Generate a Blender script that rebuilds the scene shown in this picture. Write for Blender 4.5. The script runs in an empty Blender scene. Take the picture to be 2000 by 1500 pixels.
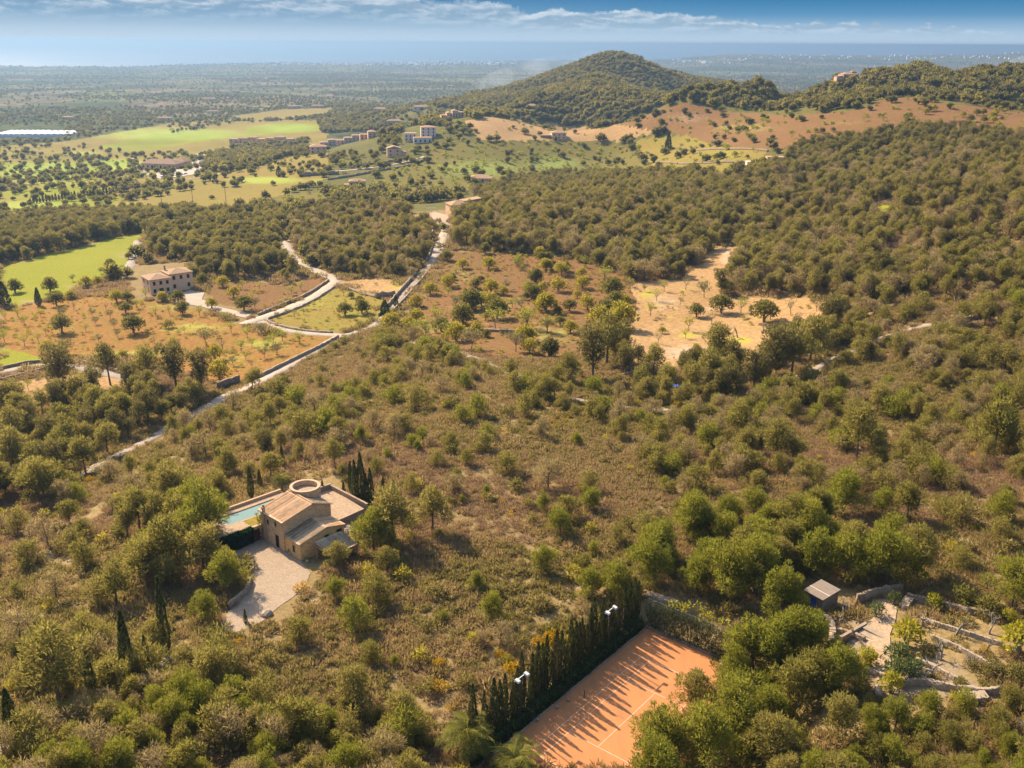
import bpy, bmesh, math, random
import numpy as np
from mathutils import Vector, Matrix
C = bpy.context.scene.collection
SC = bpy.context.scene
R = math.radians
rng = np.random.default_rng(7)
random.seed(7)
PI = math.pi

# ------------------------------------------------------------------ camera, sky, sun
CAMZ = 190.0                                   # metres above the sea
FOC, PITCH, ROLL = 1900.0, math.atan(667/1900.0), R(0.34)
cam = bpy.data.cameras.new('camera'); co = bpy.data.objects.new('camera', cam); C.objects.link(co)
cam.sensor_width = 36.0; cam.lens = 36.0*FOC/2000.0
cam.clip_start = 1.0; cam.clip_end = 400000.0
co.matrix_world = (Matrix.Translation((0, 0, CAMZ)) @ Matrix.Rotation(PI/2-PITCH, 4, 'X') @ Matrix.Rotation(ROLL, 4, 'Z'))
SC.camera = co
SUN_EL, SUN_AZ = R(37.5), R(-41.5)             # azimuth from +Y towards +X
SUN_DIR = Vector((math.sin(SUN_AZ)*math.cos(SUN_EL), math.cos(SUN_AZ)*math.cos(SUN_EL), math.sin(SUN_EL)))
sl = bpy.data.lights.new('sun', 'SUN'); so = bpy.data.objects.new('sun', sl); C.objects.link(so)
sl.energy = 4.6; sl.angle = R(0.55); sl.color = (1.0, 0.85, 0.62)
so.rotation_euler = SUN_DIR.to_track_quat('Z', 'Y').to_euler(); so.location = (0, 0, 600)
W = bpy.data.worlds.new('World'); SC.world = W; W.use_nodes = True
SC.view_settings.view_transform = 'Standard'; SC.view_settings.look = 'None'
SC.view_settings.exposure = 1.46; SC.view_settings.gamma = 1.0
cy = SC.cycles
cy.max_bounces = 5; cy.diffuse_bounces = 4; cy.glossy_bounces = 2; cy.transmission_bounces = 3; cy.transparent_max_bounces = 6; cy.volume_bounces = 0
cy.use_denoising = True

class NT:
    """small node-tree helper"""
    def __init__(s, tree): s.t = tree; s.N = tree.nodes; s.L = tree.links
    def n(s, typ, **kw):
        nd = s.N.new(typ)
        ins = kw.pop('i', {})
        for k, v in kw.items(): setattr(nd, k, v)
        for k, v in ins.items(): s.set(nd, k, v)
        return nd
    def set(s, nd, k, v):
        sk = nd.inputs[k]
        if hasattr(v, 'is_linked') or isinstance(v, bpy.types.NodeSocket): s.L.new(v, sk)
        else: sk.default_value = v
    def math(s, op, a, b=0.0, c=0.0, clamp=False):
        nd = s.n('ShaderNodeMath', operation=op, use_clamp=clamp); s.set(nd, 0, a); s.set(nd, 1, b); s.set(nd, 2, c); return nd.outputs[0]
    def mix(s, f, a, b, mode='MIX'):
        nd = s.n('ShaderNodeMix', data_type='RGBA', blend_type=mode)
        s.set(nd, 0, f); s.set(nd, 6, a); s.set(nd, 7, b); return nd.outputs[2]
    def ramp(s, f, stops):
        nd = s.n('ShaderNodeValToRGB'); e = nd.color_ramp.elements
        while len(e) < len(stops): e.new(0.5)
        for el, (p, c) in zip(e, stops): el.position = p; el.color = (c[0], c[1], c[2], 1) if hasattr(c, '__len__') else (c, c, c, 1)
        s.set(nd, 0, f); return nd.outputs[0]
    def noise(s, vec, scale, detail=3.0, rough=0.55, dist=0.0):
        nd = s.n('ShaderNodeTexNoise'); s.set(nd, 'Vector', vec); nd.inputs['Scale'].default_value = scale
        nd.inputs['Detail'].default_value = detail; nd.inputs['Roughness'].default_value = rough; nd.inputs['Distortion'].default_value = dist
        return nd.outputs['Fac']
def c4(c): return (c[0], c[1], c[2], 1.0)

# --- sky: physical sky, tinted to the photograph's deep clear blue, with a bank of cumulus low over the sea
def build_world():
    t = NT(W.node_tree); t.N.clear()
    tc = t.n('ShaderNodeTexCoord').outputs['Generated']
    sky = t.n('ShaderNodeTexSky', sky_type='NISHITA', sun_disc=False)
    sky.sun_elevation = SUN_EL; sky.sun_rotation = SUN_AZ; sky.altitude = 200; sky.air_density = 1.0; sky.dust_density = 2.0; sky.ozone_density = 1.0
    sep = t.n('ShaderNodeSeparateXYZ', i={0: tc})
    z = sep.outputs[2]
    el = t.math('MULTIPLY', t.math('ARCSINE', z), 180/PI)                     # degrees above the horizon
    az = t.math('MULTIPLY', t.math('ARCTAN2', sep.outputs[0], sep.outputs[1]), 180/PI)
    # clear-air colour by elevation (degrees / 40)
    e01 = t.math('DIVIDE', el, 40.0, clamp=True)
    grad = t.ramp(e01, [(0.0, (1.50, 1.86, 2.22)), (0.014, (1.10, 1.54, 1.98)), (0.037, (0.30, 0.82, 1.40)), (0.064, (0.055, 0.48, 1.06)), (0.3, (0.45, 1.0, 1.9)), (1.0, (0.7, 1.3, 2.4))])
    high = t.math('DIVIDE', t.math('SUBTRACT', el, 8.0), 40.0, clamp=True)
    base = t.mix(high, grad, sky.outputs[0])
    # paler towards the sun side (left)
    side = t.math('MULTIPLY', t.math('DIVIDE', t.math('SUBTRACT', 12.0, az), 40.0, clamp=True), t.math('SUBTRACT', 1.0, high))
    base = t.mix(t.math('MULTIPLY', t.math('MULTIPLY', side, 0.42), t.math('SUBTRACT', 1.0, t.math('DIVIDE', el, 3.6, clamp=True))), base, (1.5, 1.76, 2.0, 1))
    # clouds: a cumulus bank over the sea, bumpy along its top, melting into the haze below; its top drops from left to right
    av = t.n('ShaderNodeCombineXYZ', i={0: t.math('MULTIPLY', az, 0.42), 1: 0.0, 2: 7.3}).outputs[0]
    bump = t.math('MULTIPLY', t.math('SUBTRACT', t.noise(av, 1.0, 6.0, 0.62), 0.5), 1.9)
    cv = t.n('ShaderNodeCombineXYZ', i={0: t.math('MULTIPLY', az, 0.5), 1: t.math('MULTIPLY', el, 1.7), 2: 3.1}).outputs[0]
    n1 = t.noise(cv, 1.0, 7.0, 0.58, 0.3)
    cv2 = t.n('ShaderNodeCombineXYZ', i={0: t.math('MULTIPLY', t.math('SUBTRACT', az, 0.2), 0.5), 1: t.math('MULTIPLY', t.math('ADD', el, 0.16), 1.7), 2: 3.1}).outputs[0]
    n2 = t.noise(cv2, 1.0, 7.0, 0.58, 0.3)
    top = t.math('ADD', t.math('ADD', 1.95, t.math('MULTIPLY', az, -0.052)), bump)
    d = t.math('ADD', t.math('SUBTRACT', top, el), t.math('MULTIPLY', t.math('SUBTRACT', n1, 0.5), 0.9))
    body = t.math('MULTIPLY', t.math('DIVIDE', d, 0.16, clamp=True), t.math('SUBTRACT', 1.0, t.math('DIVIDE', t.math('SUBTRACT', d, 0.25), 1.5, clamp=True)))
    body = t.math('MULTIPLY', body, t.math('DIVIDE', t.math('SUBTRACT', el, 0.35), 0.7, clamp=True))
    veil = t.math('MULTIPLY', t.math('MULTIPLY', t.ramp(n1, [(0.38, 0), (0.56, 1)]), t.math('DIVIDE', d, 0.6, clamp=True)), t.math('DIVIDE', t.math('SUBTRACT', el, 0.9), 1.0, clamp=True))
    dens = t.math('MAXIMUM', body, t.math('MULTIPLY', veil, 0.95))
    lit = t.math('DIVIDE', t.math('ADD', t.math('SUBTRACT', n1, n2), 0.06), 0.18, clamp=True)
    ccol = t.mix(lit, (0.95, 1.28, 1.6, 1), (2.05, 2.25, 2.4, 1))
    col = t.mix(t.math('MULTIPLY', dens, 0.72), base, ccol)
    bg = t.n('ShaderNodeBackground', i={0: col, 1: 0.14})
    t.L.new(bg.outputs[0], t.n('ShaderNodeOutputWorld').inputs[0])
build_world()

# ------------------------------------------------------------------ picture geometry
def rays(px, py):
    px = np.atleast_1d(np.asarray(px, float)); py = np.atleast_1d(np.asarray(py, float))
    x, y = px-1000, py-750
    cr, sr = math.cos(-ROLL), math.sin(-ROLL)
    u, v = x*cr-y*sr, x*sr+y*cr
    c, s = math.cos(PITCH), math.sin(PITCH)
    return np.stack([u/FOC, c-v/FOC*s, -s-v/FOC*c], 1)
def pix(P):
    P = np.asarray(P, float).reshape(-1, 3); X, Y, Z = P[:, 0], P[:, 1], P[:, 2]-CAMZ
    c, s = math.cos(PITCH), math.sin(PITCH)
    d = np.maximum(Y*c-Z*s, 1e-3); v = -(Y*s+Z*c)
    xr, yr = FOC*X/d, FOC*v/d
    cr, sr = math.cos(ROLL), math.sin(ROLL)
    return np.stack([1000+xr*cr-yr*sr, 750+xr*sr+yr*cr, d], 1)

# ------------------------------------------------------------------ terrain: heights below the lens at points of the land
CTRL = [  # px, py, z relative to the lens
 (0,1500,-73),(500,1500,-76),(1000,1500,-77.2),(1500,1500,-75),(2000,1500,-71),(1036,1472,-77.2),(1250,1300,-77.2),(1500,1350,-75),(1800,1280,-71.5),(2000,1200,-69),
 (1600,1120,-73),(1270,1190,-75.5),(560,1080,-77),(560,980,-77.3),(650,1000,-77),(300,1200,-77.5),(450,1230,-77),(0,1150,-82),(0,1300,-77),(300,1000,-80),(100,950,-87),(100,850,-89),
 (850,1100,-76.5),(900,900,-76),(900,780,-77),(1150,780,-79),(700,800,-79),(560,800,-85),(1100,1000,-76),(1300,900,-77),(1600,900,-74.5),(2000,900,-70.5),(2000,700,-71),(1700,700,-77),(1450,780,-81),
 (640,670,-90),(740,690,-87),(450,760,-90),(380,810,-90),(100,720,-92),(313,580,-92),(100,640,-93),(520,630,-91.5),(650,545,-92),(590,480,-92),(840,510,-88),(740,610,-90),(870,430,-84),(1050,600,-86),(1000,520,-86),(1300,650,-85),
 (1500,600,-83),(1420,490,-82),(1250,540,-85),(100,500,-98),(0,570,-97),(420,480,-95),(700,470,-92),
 (1300,400,-80),(1000,400,-88),(1700,500,-70),(2000,500,-63),(2000,350,-54),(1750,410,-66),(1750,300,-62),(1500,330,-72),(1850,600,-70),
 (700,370,-103),(400,390,-110),(100,380,-117),(300,330,-121),(0,300,-132),(600,300,-119),(937,350,-102),(800,270,-116),(640,290,-118),(1200,270,-97),(1090,265,-101),(970,250,-108),(1200,300,-96),
 (1450,240,-82),(1750,210,-62),(1950,230,-55),(1350,270,-90),(1550,260,-80),(2000,265,-50),
 (100,200,-152),(500,200,-150),(780,210,-140),(300,170,-166),(800,160,-168),(300,240,-140),(100,250,-142),(550,225,-142),(500,260,-132),
]
CTRLD = [  # px, py, distance along the ground (hill crests)
 (1208,113,1750),(1186,118,1720),(1240,120,1760),(1160,130,1700),(1300,139,1800),(1345,150,1850),(1100,170,1650),(1050,181,1610),(1000,193,1580),(930,206,1500),(1400,167,2000),(1460,184,2150),(1100,205,1230),(1300,205,1180),(1200,243,1000),(1050,190,1250),(1200,160,1450),(960,225,1050),
 (1350,200,1010),(1400,188,1000),(1500,166,1000),(1640,160,1020),(1740,147,1050),(1790,131,1080),(1850,152,1060),(1920,143,1050),(2000,140,1050),(1700,190,900),(1900,200,850),(1550,210,900),(1400,208,940),
]
FALL = [(1500,1450,-130),(1640,1500,-120),(1790,1600,-115),(2000,1550,-110),(1350,1500,-135),(1210,2600,-150),(1400,2900,-150),(1050,2400,-158),(930,2300,-160),(1600,2600,-150),(1900,2600,-145)]  # px, distance, z: land behind the crests
r_ = rays([c[0] for c in CTRL], [c[1] for c in CTRL]); zc_ = np.array([c[2] for c in CTRL], float)
pc_ = r_[:, :2]*(zc_/r_[:, 2])[:, None]
r2_ = rays([c[0] for c in CTRLD], [c[1] for c in CTRLD]); d2_ = np.array([c[2] for c in CTRLD], float)
k2_ = d2_/np.hypot(r2_[:, 0], r2_[:, 1]); p2_ = r2_[:, :2]*k2_[:, None]; z2_ = r2_[:, 2]*k2_
r3_ = rays([c[0] for c in FALL], [200]*len(FALL)); d3_ = np.array([c[1] for c in FALL], float)
p3_ = r3_[:, :2]*(d3_/np.hypot(r3_[:, 0], r3_[:, 1]))[:, None]; z3_ = np.array([c[2] for c in FALL], float)
far_th = np.radians(np.arange(-50, 51, 10.0)); p4_ = np.stack([np.sin(far_th)*4600, np.cos(far_th)*4600], 1); z4_ = np.full(len(far_th), -172.0)
nr_th = np.radians([-60, -30, 0, 30, 60]); p5_ = np.stack([np.sin(nr_th)*35, np.cos(nr_th)*35], 1); z5_ = np.array([-74, -75, -76, -74, -71.])
CP = np.concatenate([pc_, p2_, p3_, p4_, p5_]); CZ = np.concatenate([zc_, z2_, z3_, z4_, z5_])
def lp(P):
    d = np.maximum(np.hypot(P[:, 0], P[:, 1]), 20.0)
    return np.stack([np.arctan2(P[:, 0], P[:, 1])*1.3, np.log(d)], 1)
def tps(q, k):
    d2 = (q[:, None, 0]-k[None, :, 0])**2+(q[:, None, 1]-k[None, :, 1])**2
    return d2*np.log(d2+1e-9)
KQ = lp(CP); nK = len(KQ)
A_ = np.zeros((nK+3, nK+3)); A_[:nK, :nK] = tps(KQ, KQ)+np.eye(nK)*3e-4
A_[:nK, nK] = 1; A_[:nK, nK+1:] = KQ; A_[nK:, :nK] = A_[:nK, nK:].T
WK = np.linalg.solve(A_, np.concatenate([CZ, np.zeros(3)]))
# the coast: px, py, height above the sea of the last land one sees
COAST = [(-400,129,5),(0,129,8),(250,129,10),(330,127,10),(420,125,12),(550,121,18),(700,122,18),(900,119,20),(1100,116,24),(1300,113,40),(1380,108,80),(1450,105.5,95),(1600,107,90),(1750,104,95),(1900,100,110),(2000,97,125),(2400,96,130)]
rc_ = rays([c[0] for c in COAST], [c[1] for c in COAST]); hz_ = np.array([c[2] for c in COAST], float)-CAMZ
CO_TH = np.arctan2(rc_[:, 0], rc_[:, 1]); CO_D = np.hypot(rc_[:, 0], rc_[:, 1])*hz_/rc_[:, 2]; CO_Z = hz_
CO_D = np.clip(CO_D, 5200, 10500)
PADS = []                                      # (centre x, y, radius, blend, z): levelled building plots
def sstep(x): x = np.clip(x, 0, 1); return x*x*(3-2*x)
def height(x, y):
    """height of the land in world metres (vectorised)"""
    x = np.atleast_1d(np.asarray(x, float)); y = np.atleast_1d(np.asarray(y, float)); out = np.empty(len(x))
    for a in range(0, len(x), 40000):
        X, Y = x[a:a+40000], y[a:a+40000]; P = np.stack([X, Y], 1); q = lp(P)
        z = tps(q, KQ) @ WK[:nK]+WK[nK]+q @ WK[nK+1:]
        d = np.hypot(X, Y); th = np.arctan2(X, Y)
        am = sstep((d-95)/120)*(0.35+0.9*sstep((d-500)/1200))
        z = z+am*(0.9*np.sin(X/17.0+1.3*np.sin(Y/23))*np.sin(Y/21.0+0.4)+0.6*np.sin(X/9.1+Y/13.0+2*np.sin(X/31)))
        hl = sstep((z+175)/60)*sstep((d-1000)/300)*sstep((3000-d)/600)
        z = z+hl*(4*np.sin(X/61+Y/83)*np.sin(Y/97-X/130)+2.2*np.sin(X/27+1)*np.sin(Y/39))
        z = np.maximum(z, -186)
        cz, cd = np.interp(th, CO_TH, CO_Z), np.interp(th, CO_TH, CO_D)
        cd = cd*(1+0.012*np.sin(th*37)+0.008*np.sin(th*91+1))
        f = sstep((d-4200)/(cd-4300)); z = z*(1-f)+(cz+3*np.sin(th*60)*np.sin(th*141))*f
        z = np.where(d > cd, np.maximum(-215, z-(d-cd)*0.5), z)
        z += CAMZ
        for (px_, py_, rr, bl, pz) in PADS:
            k = sstep((rr+bl-np.hypot(X-px_, Y-py_))/bl); z = z*(1-k)+pz*k
        out[a:a+40000] = z
    return out
_T = np.concatenate([np.geomspace(60, 700, 260), np.geomspace(705, 11000, 320)])
def at(px, py):
    """points of the land seen at picture positions"""
    r = rays(px, py); n = len(r); hit = np.full(n, np.nan); prev = np.full(n, _T[0]); done = np.zeros(n, bool)
    for t0, t1 in zip(_T[:-1], _T[1:]):
        m = ~done
        if not m.any(): break
        p = r[m]*t1; h = height(p[:, 0], p[:, 1])
        below = p[:, 2]+CAMZ < h; ii = np.where(m)[0][below]
        hit[ii] = t1; prev[ii] = t0; done[ii] = True
    hit[~done] = _T[-1]; prev[~done] = _T[-2]
    lo, hi = prev, hit
    for _ in range(12):
        mid = (lo+hi)/2; p = r*mid[:, None]; b = p[:, 2]+CAMZ < height(p[:, 0], p[:, 1])
        hi = np.where(b, mid, hi); lo = np.where(b, lo, mid)
    p = r*hi[:, None]; p[:, 2] = height(p[:, 0], p[:, 1]); return p
def at1(px, py): return Vector(at([px], [py])[0])
def onz(px, py, z):
    r = rays(px, py)[0]; k = (z-CAMZ)/r[2]; return Vector((r[0]*k, r[1]*k, z))
def inpoly(px, py, poly):
    c = np.zeros(len(px), bool); n = len(poly); j = n-1
    for i in range(n):
        xi, yi = poly[i]; xj, yj = poly[j]
        if yi != yj: c ^= ((yi > py) != (yj > py)) & (px < (xj-xi)*(py-yi)/(yj-yi)+xi)
        j = i
    return c

# levelled plots
ZH = CAMZ-77.0                                 # the stone house's yard
HA = Vector((-36.18, 137.80, ZH)); HYAW = R(45.57)
ZC = CAMZ-77.18; CTH = 5.6058                  # the tennis court
CO0 = Vector((17.4, 110.37, ZC)); CEX = Vector((math.cos(CTH), math.sin(CTH), 0)); CEY = Vector((math.sin(CTH), -math.cos(CTH), 0))   # CEY runs down the court towards the lens
def crt(x, y, z=0.0): return CO0+CEX*x+CEY*y+Vector((0, 0, z))
for x, y in ((3, -2), (3, 6), (3, 14), (3, 22), (3, 30), (9, 0), (9, 8), (9, 16), (9, 24), (14, 4), (14, 14)):
    p = crt(x, y); PADS.append((p.x, p.y, 8, 4, ZC-0.03))
for dx, dy in ((0, 0), (-6, -2), (0, -8), (-5, -12), (4, -6), (-9, -16), (2, 10), (-5, 9), (-9, 7), (8, 8), (8, 0), (4, 16)):
    PADS.append((HA.x+dx, HA.y+dy, 7, 5, ZH-0.03))
# ------------------------------------------------------------------ materials
MATS = {}
def newmat(name):
    m = bpy.data.materials.new(name); m.use_nodes = True; t = NT(m.node_tree); t.N.clear(); MATS[name] = m
    return m, t
def finish(t, col, rough=0.9, bump=None, bstr=0.4, bdist=0.05, spec=0.15, extra=None):
    b = t.n('ShaderNodeBsdfPrincipled', i={'Base Color': col, 'Roughness': rough, 'Specular IOR Level': spec})
    if bump is not None:
        bn = t.n('ShaderNodeBump', i={'Strength': bstr, 'Distance': bdist, 'Height': bump}); t.L.new(bn.outputs[0], b.inputs['Normal'])
    for k, v in (extra or {}).items(): t.set(b, k, v)
    t.L.new(b.outputs[0], t.n('ShaderNodeOutputMaterial').inputs[0]); return b
def pos(t): return t.n('ShaderNodeNewGeometry').outputs['Position']
def opos(t): return t.n('ShaderNodeTexCoord').outputs['Object']
def simple(name, c, c2=None, scale=3.0, rough=0.85, bstr=0.3, bdist=0.03, spec=0.2, obj=True, detail=5):
    m, t = newmat(name); v = opos(t) if obj else pos(t)
    n = t.noise(v, scale, detail, 0.6); n2 = t.noise(v, scale*6, 3)
    c2 = c2 or tuple(x*0.65 for x in c)
    f = t.ramp(n, [(0.32, 0), (0.68, 1)])
    col = t.mix(f, c4(c), c4(c2)); col = t.mix(t.math('MULTIPLY', n2, 0.35), col, c4(tuple(x*0.6 for x in c)))
    finish(t, col, rough, n2, bstr, bdist, spec); return m
def leafmat(name, ca, cb, trans=0.35, vdark=0.55, tip=None):
    """foliage: each plant its own tone between ca and cb, each blade a little lighter or darker"""
    m, t = newmat(name)
    oi = t.n('ShaderNodeObjectInfo').outputs['Random']
    at_ = t.n('ShaderNodeAttribute', attribute_name='tone').outputs['Fac']
    col = t.mix(oi, c4(ca), c4(cb))
    f = t.math('ADD', vdark, t.math('MULTIPLY', at_, 2*(1-vdark)))
    cc = t.n('ShaderNodeCombineColor', i={0: f, 1: f, 2: f}).outputs[0]
    col = t.mix(1.0, col, cc, 'MULTIPLY')
    if tip: col = t.mix(t.ramp(at_, [(0.72, 0), (0.95, 1)]), col, c4(tip))
    d = t.n('ShaderNodeBsdfDiffuse', i={0: col}); tr = t.n('ShaderNodeBsdfTranslucent', i={0: t.mix(0.5, col, c4((cb[0]*1.5, cb[1]*1.5, cb[2])))})
    mx = t.n('ShaderNodeMixShader', i={0: trans, 1: d.outputs[0], 2: tr.outputs[0]})
    t.L.new(mx.outputs[0], t.n('ShaderNodeOutputMaterial').inputs[0]); return m

def groundmat(name, cols, s1=0.02, s2=0.15, s3=1.2, patch=None, patch2=None, bstr=0.5, rowdir=None):
    """earth / grass: three tones mixed by noise at field, clump and clod scale; painted weed and bare patches by attribute"""
    m, t = newmat(name); v = pos(t)
    n1 = t.noise(v, s1, 4, 0.6, 0.5); n2 = t.noise(v, s2, 5, 0.6, 0.3); n3 = t.noise(v, s3, 4, 0.65)
    col = t.mix(t.ramp(n1, [(0.35, 0), (0.65, 1)]), c4(cols[0]), c4(cols[1]))
    col = t.mix(t.math('MULTIPLY', t.ramp(n2, [(0.45, 0), (0.72, 1)]), 0.7), col, c4(cols[2]))
    if rowdir is not None:
        sp = t.n('ShaderNodeSeparateXYZ', i={0: v})
        ph = t.math('ADD', t.math('MULTIPLY', sp.outputs[0], rowdir[0]), t.math('MULTIPLY', sp.outputs[1], rowdir[1]))
        ph = t.math('ADD', ph, t.math('MULTIPLY', n2, 2.5))
        row = t.math('MULTIPLY', t.math('ADD', t.math('SINE', ph), 1.0), 0.5)
        col = t.mix(t.math('MULTIPLY', row, 0.38), col, c4(cols[2]))
    dark = t.ramp(n3, [(0.3, 0.62), (0.7, 1.12)])
    col = t.mix(1.0, col, dark, 'MULTIPLY')
    if patch is not None:
        a = t.n('ShaderNodeAttribute', attribute_name='weeds').outputs['Fac']
        k = t.ramp(t.math('ADD', a, t.math('MULTIPLY', t.math('SUBTRACT', t.noise(v, 0.35, 5, 0.65), 0.5), 1.1)), [(0.32, 0), (0.68, 1)])
        col = t.mix(t.math('MULTIPLY', k, 0.85), col, c4(patch))
    if patch2 is not None:
        a = t.n('ShaderNodeAttribute', attribute_name='bare').outputs['Fac']
        k = t.ramp(t.math('ADD', a, t.math('MULTIPLY', t.math('SUBTRACT', t.noise(v, 0.3, 5, 0.65), 0.5), 0.9)), [(0.32, 0), (0.68, 1)])
        col = t.mix(t.math('MULTIPLY', k, 0.85), col, c4(patch2))
    finish(t, col, 1.0, n3, bstr, 0.25, 0.05); return m

groundmat('scrub_earth', [(0.1987, 0.1311, 0.0549), (0.2434, 0.1695, 0.0749), (0.1639, 0.1211, 0.0427)], 0.02, 0.22, 1.3, patch=(.15, .15, .045), patch2=(0.211, 0.155, 0.099))
groundmat('orange_earth', [(0.2537, 0.1192, 0.0319), (0.2297, 0.1164, 0.0319), (0.2058, 0.1325, 0.0295)], 0.012, 0.12, 0.8, patch=(.27, .27, .045), patch2=(0.310, 0.223, 0.136), rowdir=(1.0, 0.55))
groundmat('brown_earth', [(0.1912, 0.0941, 0.0369), (0.1695, 0.0888, 0.033), (0.1391, 0.0911, 0.0267)], 0.018, 0.15, 0.9, patch=(.25, .24, .06), patch2=(0.279, 0.186, 0.112))
groundmat('tan_earth', [(0.3613, 0.2143, 0.0972), (0.3066, 0.1727, 0.0723), (0.2848, 0.183, 0.0694)], 0.02, 0.13, 0.8, patch=(.30, .25, .038), patch2=(0.372, 0.273, 0.180), rowdir=(0.5, 0.9))
groundmat('golf_grass', [(0.2004, 0.199, 0.0152), (0.1798, 0.184, 0.0132), (0.221, 0.1979, 0.0222)], 0.015, 0.1, 1.5, patch=(.20, .25, .03), patch2=(0.260, 0.186, 0.087), bstr=0.2)
groundmat('dry_grass', [(0.2156, 0.1628, 0.0319), (0.1892, 0.1584, 0.0267), (0.22, 0.1364, 0.0349)], 0.012, 0.08, 1.0, patch=(.24, .27, .04), patch2=(0.273, 0.205, 0.105), rowdir=(0.35, 0.2), bstr=0.2)
groundmat('meadow', [(0.1084, 0.0979, 0.0209), (0.1264, 0.1056, 0.0268), (0.0831, 0.0765, 0.0189)], 0.006, 0.05, 0.4)
groundmat('orchard_grass', [(0.1302, 0.1162, 0.0212), (0.1452, 0.1162, 0.0257), (0.176, 0.11, 0.0315)], 0.012, 0.07, 0.9, patch=(.20, .24, .05), patch2=(0.236, 0.161, 0.087))

def plainmat():
    m, t = newmat('plain_mosaic'); v = pos(t)
    sq = t.n('ShaderNodeMapping', i={'Vector': v, 'Scale': (0.0042, 0.0028, 0.0), 'Rotation': (0, 0, 0.3)}).outputs[0]
    dn = t.n('ShaderNodeTexNoise', i={'Vector': v, 'Scale': 0.004, 'Detail': 3.0}).outputs['Color']
    warp = t.n('ShaderNodeVectorMath', operation='MULTIPLY_ADD', i={0: dn, 1: (0.9, 0.9, 0), 2: sq}).outputs[0]
    vo = t.n('ShaderNodeTexVoronoi', i={'Vector': warp, 'Scale': 1.0}); cell = vo.outputs['Color']
    cs = t.n('ShaderNodeSeparateColor', i={0: cell})
    col = t.ramp(cs.outputs[0], [(0.0, (.060, .062, .030)), (.25, (.085, .082, .036)), (.42, (.14, .13, .05)), (.56, (.165, .16, .05)), (.72, (.21, .155, .085)), (.86, (.22, .145, .09)), (1.0, (.10, .10, .045))])
    n2 = t.noise(v, 0.02, 6, 0.7); n3 = t.noise(v, 0.0016, 4, 0.6)
    col = t.mix(t.ramp(n2, [(0.42, 0), (0.60, 0.9)]), col, c4((.042, .052, .024)))
    col = t.mix(t.ramp(n3, [(0.50, 0), (0.62, 0.7)]), col, c4((.050, .058, .028)))
    finish(t, col, 1.0, n2, 0.6, 6.0, 0.0)
plainmat()
def seamat():
    m, t = newmat('sea_water'); v = pos(t)
    mp = t.n('ShaderNodeMapping', i={'Vector': v, 'Scale': (0.006, 0.012, 0.0)}).outputs[0]
    n = t.noise(mp, 1.0, 6, 0.6); n2 = t.noise(t.n('ShaderNodeMapping', i={'Vector': v, 'Scale': (0.00012, 0.0009, 0)}).outputs[0], 1.0, 5, 0.6)
    col = t.mix(n2, c4((.012, .05, .10)), c4((.02, .07, .13)))
    finish(t, col, t.math('ADD', 0.28, t.math('MULTIPLY', n2, 0.18)), n, 0.6, 3.0, 0.5)
seamat()
def pavemat(name, c, c2, sc=2.2):
    m, t = newmat(name); v = pos(t)
    vo = t.n('ShaderNodeTexVoronoi', feature='DISTANCE_TO_EDGE', i={'Vector': v, 'Scale': sc})
    vc = t.n('ShaderNodeTexVoronoi', i={'Vector': v, 'Scale': sc})
    n = t.noise(v, 0.4, 4); g = t.ramp(vo.outputs['Distance'], [(0.0, 0), (0.09, 1)])
    cs = t.n('ShaderNodeSeparateColor', i={0: vc.outputs['Color']}).outputs[0]
    col = t.mix(t.math('ADD', t.math('MULTIPLY', cs, 0.6), t.math('MULTIPLY', n, 0.4)), c4(c), c4(c2))
    col = t.mix(t.math('MULTIPLY', t.math('SUBTRACT', 1.0, g), 0.55), col, c4(tuple(x*0.45 for x in c)))
    finish(t, col, 0.9, g, 0.5, 0.03, 0.1)
pavemat('cobbles', (.32, .235, .16), (.25, .18, .12))
pavemat('flagstones', (.34, .235, .15), (.28, .195, .122), 1.2)
simple('road_concrete', (.36, .275, .20), (.28, .215, .16), 0.25, obj=False)
simple('track_gravel', (.26, .20, .15), (.19, .15, .11), 0.3, obj=False)
def stonemat(name, c, c2, sc=3.0, bd=0.06):
    m, t = newmat(name); v = opos(t)
    st = t.n('ShaderNodeMapping', i={'Vector': v, 'Scale': (1, 1, 1.7)}).outputs[0]
    vo = t.n('ShaderNodeTexVoronoi', feature='DISTANCE_TO_EDGE', i={'Vector': st, 'Scale': sc}); vc = t.n('ShaderNodeTexVoronoi', i={'Vector': st, 'Scale': sc})
    cs = t.n('ShaderNodeSeparateColor', i={0: vc.outputs['Color']})
    g = t.ramp(vo.outputs['Distance'], [(0, 0), (0.12, 1)]); n = t.noise(v, 0.6, 5)
    col = t.mix(cs.outputs[0], c4(c), c4(c2)); col = t.mix(t.math('MULTIPLY', t.ramp(cs.outputs[1], [(0.8, 0), (0.9, 1)]), 0.5), col, c4(tuple(x*0.4 for x in c)))
    col = t.mix(t.math('MULTIPLY', n, 0.35), col, c4(tuple(x*0.7 for x in c2)))
    col = t.mix(t.math('MULTIPLY', t.math('SUBTRACT', 1.0, g), 0.4), col, c4(tuple(x*0.55 for x in c)))
    finish(t, col, 0.95, g, 0.6, bd, 0.1)
stonemat('house_stone', (.80, .49, .245), (.60, .37, .18), 2.6)
stonemat('annex_stone', (.82, .50, .20), (.68, .41, .165), 2.6)
stonemat('wall_stone', (.36, .265, .175), (.27, .195, .13), 2.2)
stonemat('dark_stone', (.30, .215, .14), (.22, .16, .105), 2.2)
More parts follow.
